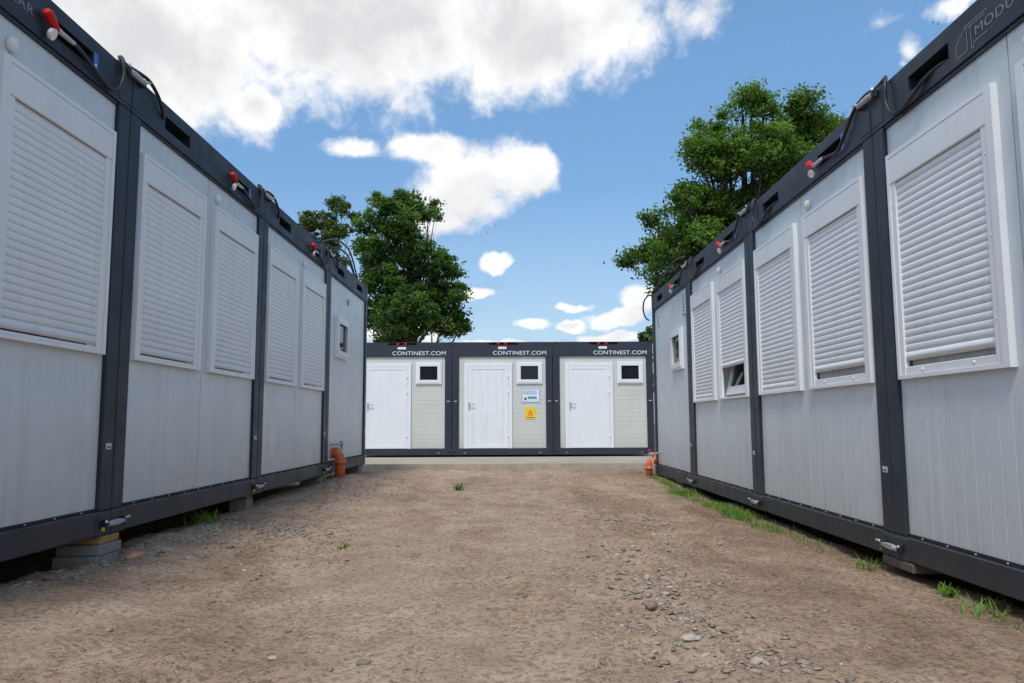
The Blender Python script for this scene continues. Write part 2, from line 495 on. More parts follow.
def plate_mesh(shear):
    g = Geo(); g.box(2.348, 2.404, -.0025, -.0005, .472, .506, 'label_grey')
    g.box(2.356, 2.396, -.0034, -.0027, .480, .488, 'ink_dark')
    return g.mesh('label_plate', shear)
def blue_mesh(shear):
    g = Geo(); g.box(2.020, 2.062, -.003, -.0005, 2.535, 2.640, 'blue_plastic')
    g.box(2.032, 2.048, -.0038, -.0031, 2.565, 2.578, 'sign_white')
    return g.mesh('sticker', shear)

def logo_mesh(shear, ink):
    def extra(g):
        def stroke(pts, w=.0055):
            for (xa, za), (xb, zb) in zip(pts, pts[1:]):
                d = Vector((xb-xa, zb-za)); n = Vector((-d.y, d.x)).normalized()*w/2; e = d.normalized()*w/2
                q = [(xa-e.x+n.x, za-e.y+n.y), (xa-e.x-n.x, za-e.y-n.y), (xb+e.x-n.x, zb+e.y-n.y), (xb+e.x+n.x, zb+e.y+n.y)]
                g.quad([(x, -.0016, z) for x, z in q], ink)
        stroke([(.892, 2.512), (.892, 2.572), (.968, 2.628), (.980, 2.618), (.980, 2.512), (.900, 2.512)])
        stroke([(.968, 2.634), (1.140, 2.634)]); stroke([(.990, 2.618), (1.120, 2.618)])
        stroke([(1.012, 2.622), (1.012, 2.506), (1.030, 2.506), (1.030, 2.530), (1.130, 2.530)])
        for i in range(10):                                    # the small second line, too small to read
            x = 1.16+i*.034
            g.quad([(x, -.0016, 2.534), (x, -.0016, 2.527), (x+.022, -.0016, 2.527), (x+.022, -.0016, 2.534)], 'lettering_dim_worn')
    return text_mesh('MODULAR', ink, 1.045, 1.498, 2.552, .046, -.0005, .0012, shear, 1.1, extra)

SH = {'left': 0.0, 'right': 0.0}
def office(row, loc, rotz, label, group, bottoms, tilt=None, part_labels=(None, None)):
    sh = SH[row]
    t = thing('office_container', label, 'container', loc, rotz, group)
    obj('frame', cached(('frame', row), lambda: frame_mesh(sh)), t)
    obj('shell', cached(('body', row), lambda: body_mesh(sh)), t)
    obj('panel_joint', cached(('joint', row), lambda: joint_mesh(sh)), t)
    ink = 'lettering_dim' if 'nearest' in label else 'lettering_dim_worn'
    obj('lettering', cached(('logo', row, ink), lambda: logo_mesh(sh, ink)), t)
    obj('vent_cap', cached(('cap', row), lambda: cap_mesh(sh)), t)
    obj('label_plate', cached(('plate', row), lambda: plate_mesh(sh)), t)
    obj('sticker', cached(('blue', row), lambda: blue_mesh(sh)), t)
    for s in (0, 1):
        obj('wall_panel', cached(('panel', row, s), lambda: panel_mesh(s, sh)), t)
        w = obj('window', cached(('win', row, s), lambda: window_frame_mesh(s, sh)), t, part_labels[s])
        for k in (0, 1): obj('guide', cached(('guide', row, s, k), lambda: guide_mesh(s, k, sh)), w)
        obj('shutter_box', cached(('box', row, s), lambda: shutter_box_mesh(s, sh)), w)
        up = bottoms[s] > 1.06
        if not (tilt and s == 1):
            obj('sill', cached(('sill', row, s, up), lambda: sill_mesh(s, sh, 1.062 if up else 1.034)), w)
        obj('shutter', cached(('shutter', row, s, bottoms[s]), lambda: shutter_mesh(s, bottoms[s], sh)), w)
        if up and not (tilt and s == 1):
            obj('sash', cached(('lowsash', row, s), lambda: low_sash(s, sh)), w)
        if tilt and s == 1:
            ti = tilt
            me, M = sash_mesh(s, sh, ti)
            obj('sash', me, w); obj('pane', pane_mesh(s, sh, M), w)
            if ti: obj('blind', slats_mesh(s, sh), w)
    return t

def small_window(g, a, b_, z0, z1, m='white_pvc', y=.024, fr=.085):
    g.grid_holes([a, a+fr, b_-fr, b_], [z0, z0+fr, z1-fr, z1], {(1, 1)}, y-.035, y-.0005, m)
    c = fr-.03
    g.grid_holes([a+.03, a+fr+.008, b_-fr-.008, b_-.03], [z0+.03, z0+fr+.008, z1-fr-.008, z1-.03], {(1, 1)}, y-.045, y-.0352, m)
def pane_box(a, b_, z0, z1, y=.024, fr=.085):
    g = Geo(); g.box(a+fr, b_-fr, y-.012, y-.004, z0+fr, z1-fr, 'glass_dark'); return g
def grille_mesh(a, b_, z0, z1, sh):
    g = Geo(); g.box(a, b_, .011, .0235, z0, z1, 'label_grey', .003)
    n = 7
    for i in range(n):
        z = z0+.012+(z1-z0-.024)*i/(n-1)
        g.box(a+.010, b_-.010, -.0 + .0080, .0108, z-.005, z+.003, 'ink_dark')
    return g.mesh('vent_grille', sh)

def sanitary(row, loc, rotz, label, group, win, vents):
    sh = SH[row]
    t = thing('sanitary_container', label, 'container', loc, rotz, group)
    obj('frame', cached(('frame', row), lambda: frame_mesh(sh)), t)
    obj('shell', cached(('body', row), lambda: body_mesh(sh)), t)
    obj('label_plate', cached(('plate', row), lambda: plate_mesh(sh)), t)
    obj('wall_panel', cached(('plain', row), lambda: plain_panel(sh)), t)
    g = Geo(); small_window(g, *win)
    w = obj('window', g.mesh('small_window', sh), t)
    obj('pane', pane_box(*win).mesh('pane', sh), w)
    for v in vents: obj('vent_grille', grille_mesh(*v, sh), t)
    return t

# ------------------------------------------------------------------ rows (they follow the falling ground)
CAMZ = .80
def left_seam(k):   # k-th seam of the left row (1 = nearest)
    d = (k-1)*W_MOD
    return (-2.2497+.0120*d, 4.4316+d, CAMZ-.6095)
def right_seam(k):
    d = (k-1)*W_MOD
    return (2.1958+.0071*d, 4.4262+d, CAMZ-.7673)
RZ_L = R(90)-math.atan(.0120)
RZ_R = -R(90)-math.atan(.0071)

GL, GR = 'containers of the left row', 'containers of the right row'
office('left', left_seam(0), RZ_L, 'grey office container nearest the camera on the left, one closed shutter in view', GL, (1.045, 1.045))
office('left', left_seam(1), RZ_L, 'second office container of the left row, between the two wide dark posts, both shutters closed', GL, (1.045, 1.045))
office('left', left_seam(2), RZ_L, 'third office container of the left row, beside the plain container with the orange pipe', GL, (1.045, 1.045))
sanitary('left', left_seam(3), RZ_L, 'plain container ending the left row, one small window and orange drain pipe in front', GL,
         (.45, 1.11, 1.46, 2.0), [(1.13, 1.20, 2.23, 2.32)])
office('right', right_seam(1), RZ_R, 'grey office container nearest the camera on the right, house logo lettering on its beam', GR, (1.097, 1.035))
office('right', right_seam(2), RZ_R, 'second office container of the right row, one shutter raised a hand above its sill', GR, (1.035, 1.113))
office('right', right_seam(3), RZ_R, 'third office container of the right row, with a half raised shutter over a tilted window', GR, (1.035, 1.318), tilt=R(13),
       part_labels=(None, 'window tilted open under a partly raised shutter'))
sanitary('right', right_seam(4), RZ_R, 'plain container ending the right row, small window and two grey vent grilles', GR,
         (1.385, 2.03, 1.447, 1.99), [(.44, .52, 2.18, 2.35), (2.08, 2.22, 2.12, 2.39)])

# ------------------------------------------------------------------ cables, plugs and clamps at each seam
def to_world(row, k, p):
    """p in facade coordinates measured from seam k, x to the right when facing the wall"""
    s = left_seam(k) if row == 'left' else right_seam(k)
    rz = RZ_L if row == 'left' else RZ_R
    x, y, z = p; z += SH[row]*x
    return Vector((s[0]+math.cos(rz)*x-math.sin(rz)*y, s[1]+math.sin(rz)*x+math.cos(rz)*y, s[2]+z))

def smooth_path(pts, n=6):
    pts = [Vector(p) for p in pts]; out = []
    P = [pts[0]]+pts+[pts[-1]]
    for i in range(1, len(P)-2):
        for k in range(n):
            t = k/n; a, b_, c, d = P[i-1], P[i], P[i+1], P[i+2]
            out.append(.5*((2*b_)+(c-a)*t+(2*a-5*b_+4*c-d)*t*t+(3*b_-a-3*c+d)*t**3))
    out.append(pts[-1]); return out

def place_local(o, row, k):
    s = left_seam(k) if row == 'left' else right_seam(k)
    o.location = s; o.rotation_euler = (0, 0, RZ_L if row == 'left' else RZ_R)

# x is relative to the seam: left container spans -2.44..0, right one 0..2.44
def cable(row, k, label, plug=True):
    sh = SH[row]
    if row == 'left':
        pts = [(-.66, -.030, 2.565), (-.547, -.022, 2.556), (-.40, -.018, 2.520), (-.275, -.018, 2.500), (-.19, -.022, 2.535), (-.155, -.028, 2.62), (-.15, -.022, 2.70),
               (-.14, -.005, 2.742), (-.10, .03, 2.765), (.0, .04, 2.768), (.12, .01, 2.765), (.19, -.012, 2.748), (.285, -.022, 2.693), (.361, -.018, 2.625), (.44, .02, 2.590), (.52, .09, 2.60)]
    else:
        pts = [(-.64, -.030, 2.560), (-.52, -.026, 2.540), (-.41, -.026, 2.535), (-.283, -.024, 2.619), (-.18, -.012, 2.712), (-.10, .02, 2.765), (.0, .04, 2.768), (.12, .03, 2.768),
               (.20, .0, 2.742), (.235, -.024, 2.675), (.24, -.028, 2.576), (.29, -.022, 2.490), (.40, -.02, 2.474), (.52, -.02, 2.500), (.62, -.010, 2.540), (.74, .02, 2.565), (.82, .09, 2.58)]
    g = Geo(); g.tube(smooth_path(pts), .0115, 'rubber', 8)
    o = obj('power_cable', g.mesh('power_cable', sh))
    place_local(o, row, k); tag(o, label, 'cable', 'power cables looped over the container joints')
    g = Geo()                                                  # red coupling body, open lid disc, grey gland
    x = -.91
    g.tube(smooth_path([(x+.012, -.030, 2.612), (x+.036, -.032, 2.597), (x+.072, -.032, 2.574), (x+.105, -.031, 2.562)], 3),
           [.015, .021, .025, .026, .026, .025, .022, .019, .017, .017], 'red_plastic', 12)
    p = obj('plug', g.mesh('plug', sh), o)
    g = Geo(); g.tube([(x+.066, -.024, 2.522), (x+.070, -.042, 2.514)], .029, 'white_plastic', 14)
    obj('lid', g.mesh('lid', sh), p)
    g = Geo(); g.tube([(x+.106, -.032, 2.561), (x+.15, -.031, 2.562), (x+.255, -.030, 2.565)], [.016, .013, .0115], 'grey_plastic', 10)
    obj('gland', g.mesh('gland', sh), p)
    return o
ordn = ['first', 'second', 'third']
for k in (1, 2, 3):
    cable('left', k, f'black cable with red plug over the {ordn[k-1]} joint of the left container row')
    cable('right', k, f'black cable with red plug over the {ordn[k-1]} joint of the right container row')

def clamp_meshes(row, top):
    sh = SH[row]
    z = 2.690 if top else .060
    g = Geo()
    g.tube([(-.085, -.030, z), (.085, -.030, z)], .014 if not top else .018, 'galvanised', 10)
    g.box(-.045, .045, -.044, -.017, z-.014, z+.018, 'galvanised', .004)
    bar = g.mesh('clamp_bar', sh)
    jaws = []
    for s in (-1, 1):
        g = Geo()
        g.box(s*.096-.012, s*.096+.012, -.036, -.005, z-.024, z+.026, 'rubber', .005)
        g.tube([(s*.10, -.030, z+.014), (s*.10+s*.028, -.046, z+.020)], .008, 'galvanised', 8)
        jaws.append(g.mesh('clamp_jaw', sh))
    g = Geo(); g.box(-.120, -.1125, -.030, -.014, z-.034, z-.014, 'sign_yellow', .002)
    return bar, jaws, (None if top else g.mesh('clamp_tag', sh))
for row in ('left', 'right'):
    for top in (True, False):
        ms = clamp_meshes(row, top)
        for k in (1, 2, 3):
            o = obj('container_clamp', ms[0]); place_local(o, row, k)
            tag(o, f"silver clamp joining the {'top' if top else 'bottom'} corners at the {ordn[k-1]} joint of the {row} container row", 'clamp', 'clamps between the containers')
            for jw in ms[1]: obj('jaw', jw, o)
            if ms[2]: obj('tag', ms[2], o)

# ------------------------------------------------------------------ back containers
def bframe():
    g = Geo(); A = 'anthracite_back'; x0, x1 = .004, W_MOD-.004
    for a in (x0, x1-.165): g.box(a, a+.165, 0, .15, .156, 2.368, A, .006)
    g.grid_holes([x0, .90, 1.58, x1], [2.37, 2.650, 2.706, H_MOD], {(1, 1)}, 0, .12, A)
    g.box(.90, 1.58, .05, .055, 2.650, 2.706, 'dark_void')
    g.box(x0, x1, 0, .15, 0, .154, A, .006)
    for a in (x0+.03, x1-.10):                                 # casting holes
        g.box(a, a+.07, -.003, -.0005, 2.655, 2.700, 'dark_void'); g.box(a, a+.07, -.003, -.0005, .045, .095, 'dark_void')
    for a in (.30, W_MOD-.33): g.box(a, a+.03, -.006, -.0005, .035, .065, 'galvanised')
    for x in (.05, W_MOD-.12): g.box(x, x+.07, -.0025, -.0005, 1.28, 1.296, 'label_grey')
    return g.mesh('back_frame')
def bbody():
    g = Geo(); D = 6.05
    g.box(.02, .08, .152, D, .16, 2.6, 'panel_back'); g.box(W_MOD-.08, W_MOD-.02, .152, D, .16, 2.6, 'panel_back')
    g.box(.02, W_MOD-.02, D+.002, D+.06, .02, H_MOD-.02, 'anthracite_back')
    g.box(.082, W_MOD-.082, .13, D, .03, .12, 'interior'); g.box(.082, W_MOD-.082, .13, D, 2.60, 2.66, 'roof_steel')
    for s in (.02, W_MOD-.08): g.box(s, s+.06, .152, D, 2.602, H_MOD-.02, 'anthracite_back'); g.box(s, s+.06, .152, D, 0, .158, 'anthracite_back')
    return g.mesh('back_shell')
def bpanel():
    g = Geo(); pr = []; z = .156; y = .04
    while z < 2.36:
        pr += [(z, y+.004), (z+.006, y), (min(z+.099, 2.368), y), (min(z+.103, 2.369), y+.004)]; z += .1045
    g.profile_z(pr, .168, W_MOD-.168, 'panel_back'); return g.mesh('back_panel', recalc=False)
def bdoorframe():
    g = Geo(); a, b_, z0, z1 = .30, 1.455, .158, 2.215; m = 'door_white'; y1 = .0395; w = .085
    g.grid_holes([a, a+w, b_-w, b_], [z0, z1-w, z1], {(1, 0)}, -.006, y1, m)
    return g.mesh('door_frame')
def bleaf(skin='door_white'):
    g = Geo(); a, b_, z0, z1 = .3858, 1.3692, .160, 2.1292; m = 'door_white'
    g.box(a, b_, .004, .039, z0, z1, skin, .006)
    w = .075                                                    # raised stile border
    g.grid_holes([a+.004, a+w, b_-w, b_-.004], [z0+.004, z0+w, z1-w, z1-.004], {(1, 1)}, -.004, .0045, m)
    return g.mesh('door_leaf')
def bhandle():
    g = Geo()
    g.box(.405, .437, -.012, -.0045, 1.06, 1.26, 'galvanised', .003)
    g.tube([(.421, -.012, 1.21), (.421, -.05, 1.21)], .009, 'galvanised', 8); g.tube([(.415, -.05, 1.21), (.55, -.052, 1.207)], .010, 'galvanised', 8)
    return g.mesh('handle')
def bhinge(z):
    g = Geo(); g.tube([(1.366, -.012, z-.04), (1.366, -.012, z+.04)], .011, 'white_pvc', 8); return g.mesh('hinge')
def bsocket(x):
    g = Geo(); g.tube([(x, .035, 2.665), (x, -.012, 2.665)], .036, 'red_dark', 14)
    g.disc_dome((x, -.0122, 2.665), .032, .032, .014, 'red_dark', 14, 3)
    g.box(x-.045, x+.045, -.006, .030, 2.698, 2.716, 'red_dark', .004)
    return g.mesh('socket')
def blabel():
    g = Geo(); g.box(1.12, 1.325, -.012, -.0005, 2.545, 2.605, 'white_plastic', .003); return g.mesh('socket_plate')
GB = 'containers of the back row'
BL = ['white door container at the left of the back row, partly behind the left row', 'middle container of the back row, with the information sign and yellow sign', 'container at the right of the back row, dark window without signs below']
WB = (1.565, 2.19, 1.705, 2.237)
bm_ = dict(frame=bframe(), shell=bbody(), panel=bpanel(), df=bdoorframe(), leaf=bleaf(), leaf2=bleaf('door_smeared'), handle=bhandle(), s1=bsocket(1.125), s2=bsocket(1.31), lab=blabel(),
           h1=bhinge(.45), h2=bhinge(1.5), h3=bhinge(1.88), txt=text_mesh('CONTINEST.COM', 'lettering_white', .996, 2.288, 2.408, .094, -.0008, .0015, 0, 1.05))
g = Geo(); small_window(g, *WB, y=.04, fr=.093); bm_['win'] = g.mesh('back_window')
bm_['pane'] = pane_box(*WB, y=.04, fr=.093).mesh('pane')
BX, BY, BZ = -1.3382, 18.5144, CAMZ-.7638
def back(i):
    t = thing('site_container', BL[i], 'container', (BX+(i-1)*W_MOD, BY, BZ), 0, GB)
    obj('frame', bm_['frame'], t); obj('shell', bm_['shell'], t); obj('wall_panel', bm_['panel'], t)
    d = obj('door', bm_['df'], t); obj('door_leaf', bm_['leaf2' if i == 1 else 'leaf'], d, 'white door leaf with grey vertical smears' if i == 1 else None); obj('handle', bm_['handle'], d)
    for h in ('h1', 'h2', 'h3'): obj('hinge', bm_[h], d)
    w = obj('window', bm_['win'], t); obj('pane', bm_['pane'], w)
    obj('lettering', bm_['txt'], t); obj('socket', bm_['s1'], t); obj('socket', bm_['s2'], t); obj('socket_plate', bm_['lab'], t)
    return t
for i in range(3): back(i)

# signs on the middle container
def sign_info():
    g = Geo(); a, b_, z0, z1 = 0, .434, 0, .338
    g.box(a, b_, -.004, 0, z0, z1, 'sign_blue'); g.box(a+.012, b_-.012, -.0055, -.0042, z0+.012, z1-.012, 'sign_white')
    for r, (z, w, h) in enumerate([(.285, .36, .016), (.258, .34, .014), (.232, .36, .014), (.206, .30, .014)]):
        x = .04
        while x < .04+w-.05:
            l = random.uniform(.03, .07); g.box(x, x+l, -.0066, -.0057, z-h/2, z+h/2, 'sign_blue'); x += l+.012
    g.box(.055, .115, -.0066, -.0057, .065, .125, 'ink_dark'); g.box(.135, .36, -.0066, -.0057, .115, .150, 'sign_blue')
    g.quad([(.15, -.0066, .112), (.15, -.0066, .085), (.40, -.0066, .085), (.34, -.0066, .112)], 'sign_green')
    g.box(.03, .40, -.0066, -.0057, .035, .045, 'sign_green')
    return g.mesh('info_sign')
def sign_warn():
    g = Geo(); g.box(0, .265, -.004, 0, 0, .288, 'sign_yellow', .0015)
    g.box(.04, .225, -.0056, -.0042, .030, .046, 'ink_dark')
    f = [(.07, .085), (.195, .085), (.180, .155), (.1325, .232), (.085, .155)]
    g.quad([(x, -.0050, z) for x, z in f], 'sign_orange')
    g.quad([(x, -.0062, z) for x, z in [(.108, .10), (.158, .10), (.150, .142), (.132, .165), (.115, .142)]], 'sign_yellow')
    return g.mesh('warning_sign')
o = obj('info_sign', sign_info()); o.location = (BX+1.692, BY+.036, BZ+1.246); tag(o, 'white information sign with blue border under the dark window of the middle container', 'sign')
o = obj('warning_sign', sign_warn()); o.location = (BX+1.764, BY+.036, BZ+.850); tag(o, 'yellow warning sign with orange symbol below the information sign', 'sign')

# ------------------------------------------------------------------ terrain
rs = np.random.RandomState(3)
LAT = rs.rand(256, 256)
def vnoise(x, y):
    xi = np.floor(x).astype(int); yi = np.floor(y).astype(int); fx = x-xi; fy = y-yi
    fx = fx*fx*(3-2*fx); fy = fy*fy*(3-2*fy)
    g = lambda a, b_: LAT[a % 256, b_ % 256]
    return (g(xi, yi)*(1-fx)+g(xi+1, yi)*fx)*(1-fy)+(g(xi, yi+1)*(1-fx)+g(xi+1, yi+1)*fx)*fy
def sstep(a, b_, x):
    t = np.clip((x-a)/(b_-a), 0, 1); return t*t*(3-2*t)
def ground_z(x, y, detail=True):
    x = np.asarray(x, float); y = np.asarray(y, float)
    z = np.zeros_like(x+y)
    bump_l = np.interp(y, [2, 3.5, 4.5, 5.4, 6.1, 7.0, 9.4, 12.2, 13], [.085, .09, .045, .075, .055, .065, .10, .055, .0])
    z = z+bump_l*sstep(-1.0, -2.1, x)*sstep(-2.56, -2.38, x)
    inside = np.maximum(sstep(-2.40, -2.70, x), sstep(2.30, 2.6, x))*(y < 12.8)
    z = z-.12*inside
    z = z-.045*sstep(1.7, 2.12, x)*sstep(10.8, 9.5, y)*(y < 13)
    if detail:
        near = np.exp(-np.maximum(0, np.abs(x)-6)/4)
        z = z+near*(.045*(vnoise(x*.8+9, y*.8+3)-.5)+.026*(vnoise(x*2.6, y*2.6)-.5)+.018*(vnoise(x*7.1, y*7.1)-.5)+.012*(vnoise(x*17, y*17)-.5)+.008*(vnoise(x*37, y*37)-.5))
        wob = .10*np.sin(y*.9)+.06*np.sin(y*2.3+1)
        for cx_ in (-1.05, .42):
            z = z-.020*np.exp(-((x-cx_-wob)/.13)**2)*sstep(.2, .7, vnoise(x*0+5, y*.7))+.010*np.exp(-((np.abs(x-cx_-wob)-.22)/.07)**2)*near
        gm = np.exp(-((x-.75-.03*(y-3))/.30)**2)*sstep(8.5, 5.0, y)
        z = z+gm*(.016+.030*(vnoise(x*11+3, y*11)-.5)+.018*(vnoise(x*25, y*25+7)-.5))
        # heap round the left drain pipe
        z = z+.055*np.exp(-(((x+2.0)/.28)**2+((y-9.85)/.40)**2))
    z = np.where(y > 13.3, np.minimum(z, -.16), z)
    return z
def axis(fine0, fine1, step, far, grow=1.22):
    a = list(np.arange(fine0, fine1+step*.5, step)); s = step; p = a[-1]
    while p < far: s *= grow; p += s; a.append(p)
    s = step; p = a[0]; pre = []
    while p > -far: s *= grow; p -= s; pre.append(p)
    return np.array(pre[::-1]+a)
xs = axis(-3.0, 3.0, .026, 420); ys = axis(1.6, 13.6, .034, 500)
X, Y = np.meshgrid(xs, ys, indexing='ij'); Z = ground_z(X, Y)
V = np.stack([X, Y, Z], -1).reshape(-1, 3); nx, ny = X.shape
I = np.arange(nx*ny).reshape(nx, ny)
F = np.stack([I[:-1, :-1], I[1:, :-1], I[1:, 1:], I[:-1, 1:]], -1).reshape(-1, 4)
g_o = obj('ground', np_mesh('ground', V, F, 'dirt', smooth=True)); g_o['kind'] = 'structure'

# pale concrete apron in front of the back row
g = Geo()
def apz(y): return .105-(y-13.2)*.0215
ax = np.linspace(-16, 16, 41)
for i, (a, b_) in enumerate(zip(ax, ax[1:])):
    j0, j1 = [13.2+.05*math.sin(t*2.1)+.03*math.sin(t*5.3) for t in (a, b_)]
    rows = [j0, 14.0, 15.2, 16.5, 18.0, 24.5]; rowb = [j1]+rows[1:]
    for (p, q), (p2, q2) in zip(zip(rows, rows[1:]), zip(rowb, rowb[1:])):
        g.quad([(a, p, apz(p)), (b_, p2, apz(p2)), (b_, q2, apz(q2)), (a, q, apz(q))], 'apron')
    g.quad([(a, j0, apz(j0)), (a, j0-.015, apz(j0)-.16), (b_, j1-.015, apz(j1)-.16), (b_, j1, apz(j1))], 'apron')
bmesh.ops.remove_doubles(g.bm, verts=g.bm.verts, dist=.0005)
o = obj('pavement', g.mesh('pavement')); o['kind'] = 'structure'

# ------------------------------------------------------------------ stones and gravel
ICO = bmesh.new(); bmesh.ops.create_icosphere(ICO, subdivisions=1, radius=1)
ICO_V = np.array([v.co[:] for v in ICO.verts]); ICO.verts.ensure_lookup_table()
ICO_F = np.array([[v.index for v in f.verts] for f in ICO.faces]); ICO.free()
def scatter(pos, size, tone_mu, rs):
    n = len(pos); k = len(ICO_V)
    jit = 1+rs.uniform(-.45, .42, (n, k))
    v = ICO_V[None]*jit[..., None]
    sc = np.stack([rs.uniform(.7, 1.35, n), rs.uniform(.6, 1.1, n), rs.uniform(.14, .42, n)], -1)*size[:, None]
    v = v*sc[:, None, :]
    a = rs.uniform(0, 6.28, n); ca, sa = np.cos(a), np.sin(a)
    x = v[..., 0]*ca[:, None]-v[..., 1]*sa[:, None]; y = v[..., 0]*sa[:, None]+v[..., 1]*ca[:, None]
    tl = rs.normal(0, .22, n); z = v[..., 2]+x*tl[:, None]
    v = np.stack([x, y, z], -1)+pos[:, None, :]
    f = ICO_F[None]+(np.arange(n)*k)[:, None, None]
    tone = np.repeat(np.clip(rs.normal(tone_mu, .22, n), 0, 1), len(ICO_F))
    return v.reshape(-1, 3), f.reshape(-1, 3), tone
rs = np.random.RandomState(11)
def cluster(n, cx, cy, sx, sy, lo, hi, p=2.2):
    x = rs.normal(cx, sx, n); y = rs.normal(cy, sy, n); s = lo+(hi-lo)*rs.rand(n)**p
    return x, y, s
parts = [cluster(800, .74, 3.10, .18, .45, .003, .027, 2.6), cluster(520, .66, 3.80, .18, .5, .003, .025, 2.6), cluster(280, .82, 2.75, .16, .25, .004, .028, 2.6),
         cluster(600, .82, 5.0, .22, .9, .003, .024, 2.6), cluster(700, .95, 7.4, .34, 1.4, .005, .028), cluster(160, .35, 4.2, .25, .6, .004, .014),
         cluster(2000, -1.70, 5.4, .30, .6, .004, .026), cluster(1100, -1.75, 8.6, .32, 1.2, .005, .027), cluster(260, -2.1, 6.3, .14, 1.6, .004, .026),
         cluster(260, -2.28, 4.2, .10, .7, .004, .028), cluster(200, -.62, 2.75, .35, .25, .003, .012), cluster(200, 1.7, 10.2, .35, 1.6, .005, .03)]
for n, lo, hi, p in ((13000, .0022, .0090, 2.0), (620, .005, .017, 2.6)):
    parts.append((rs.uniform(-2.3, 2.15, n), 2.2+(11.0)*rs.rand(n)**1.9, lo+(hi-lo)*rs.rand(n)**p))
x = np.concatenate([p[0] for p in parts]); y = np.concatenate([p[1] for p in parts]); s = np.concatenate([p[2] for p in parts])
msk = vnoise(x*3.1+2, y*2.3)*.6+vnoise(x*8, y*8)*.4
ok = (rs.rand(len(x)) < .18+1.3*sstep(.34, .62, msk)+.35*(s < .010)) & (x > -2.5) & (x < 2.25) & (y > 1.9) & (y < 13.1); x, y, s = x[ok], y[ok], s[ok]
pos = np.stack([x, y, ground_z(x, y)+s*.07], -1)
v, f, t = scatter(pos, s, .52, rs)
o = obj('gravel', np_mesh('gravel', v, f, 'stone', t)); tag(o, 'loose gravel and grit strewn over the dirt lane', 'gravel', kind='stuff')

def stone(x, y, sx, sy, sz, rz, seed, tone, label, mat='stone', group='larger stones lying on the dirt lane', name='stone', cat='stone'):
    r = np.random.RandomState(seed)
    bm = bmesh.new(); bmesh.ops.create_icosphere(bm, subdivisions=2, radius=1)
    for vv in bm.verts:
        d = 1+.22*math.sin(vv.co.x*3.1+seed)*math.cos(vv.co.y*2.7-seed)+r.uniform(-.09, .09)
        vv.co *= d
        vv.co.x *= sx; vv.co.y *= sy; vv.co.z *= sz
    me = bpy.data.meshes.new(name); bm.to_mesh(me); bm.free()
    a = me.attributes.new('tone', 'FLOAT', 'FACE'); a.data.foreach_set('value', [tone]*len(me.polygons))
    me.materials.append(MATS[mat])
    o = obj(name, me); o.location = (x, y, float(ground_z(x, y))+sz*.35); o.rotation_euler = (r.uniform(-.1, .1), r.uniform(-.1, .1), rz)
    tag(o, label, cat, group); return o
stone(.675, 2.93, .046, .030, .014, .1, 1, .95, 'flat pale stone at the front of the gravel patch, largest of the light ones')
stone(-.485, 2.65, .024, .019, .010, .5, 2, .12, 'lone dark stone on smooth dirt at the bottom left of centre')
stone(.60, 2.62, .030, .022, .014, .9, 3, .45, 'grey stone at the near lower tip of the gravel patch')
stone(.845, 2.70, .030, .020, .011, .3, 4, .85, 'light stone at the right edge of the gravel patch near the bottom')
stone(.62, 3.40, .040, .026, .020, 1.2, 5, .18, 'dark lump in the middle of the gravel patch')
stone(.64, 2.82, .036, .020, .012, 2.0, 6, .5, 'brown grey stone just in front of the flat pale stone')
stone(.05, 3.62, .022, .013, .008, .4, 7, .05, 'small dark stone lying left of the gravel patch, first of a pair')
stone(.075, 3.54, .020, .012, .009, 1.1, 8, .1, 'small brown stone lying left of the gravel patch, nearer of a pair')
stone(-1.36, 3.60, .026, .013, .010, .2, 9, .08, 'blackish clod on the dirt at the left, below the concrete slabs')
stone(-2.00, 4.62, .045, .030, .016, .5, 10, .7, 'pale stone beside the orange brick fragment by the left row')
stone(-.80, 2.70, .016, .012, .008, .1, 12, .9, 'small whitish stone near the bottom edge left of the lone dark stone')
stone(-2.17, 4.56, .060, .036, .022, 1.2, 14, .5, 'orange fragment of brick lying beside the concrete slabs', 'brick_red', None, 'brick_fragment', 'brick')

# supports under the containers
def slab(x, y, z0, z1, label, name='concrete_slab', mat='concrete_block_mat', cat='concrete block', lx=.24, ly=.36, rz=0.0, group='supports packed under the containers', hx=None):
    g = Geo(); g.box(-lx/2, lx/2, -ly/2, ly/2, 0, z1-z0, mat, .006)
    o = obj(name, g.mesh(name)); o.location = (x, y, z0); o.rotation_euler = (0, 0, rz)
    tag(o, label, cat, group); return o
s1 = left_seam(1); zb = s1[2]-.006
slab(-2.35, 4.42, zb-.042, zb, 'yellowish timber packer on top of the near concrete slabs', 'timber_packer', 'timber', 'timber', .22, .20)
slab(-2.35, 4.41, zb-.100, zb-.043, 'upper concrete slab of the near stack under the left row', ly=.24)
slab(-2.355, 4.39, zb-.165, zb-.101, 'lower concrete slab of the near stack, resting on the dirt', ly=.245)
s2 = left_seam(2); zb = s2[2]-.006
slab(-2.33, 6.83, zb-.030, zb, 'thin timber packer under the second joint of the left row', 'timber_packer', 'timber', 'timber', .14, .13)
slab(-2.33, 6.82, zb-.16, zb-.031, 'concrete block under the second joint of the left row', lx=.15, ly=.16)
s3 = left_seam(3); zb = s3[2]-.006
slab(-2.34, 9.29, zb-.15, zb, 'dark concrete block under the third joint of the left row', ly=.22)
s4 = left_seam(4); zb = s4[2]-.006
slab(-2.31, 11.55, zb-.14, zb, 'concrete block under the far end of the left row', ly=.24)
r1 = right_seam(1); zb = r1[2]-.006
slab(2.29, 4.40, zb-.05, zb, 'weathered timber plank under the first joint of the right row', 'timber_plank', 'old_timber', 'timber', .20, .34)

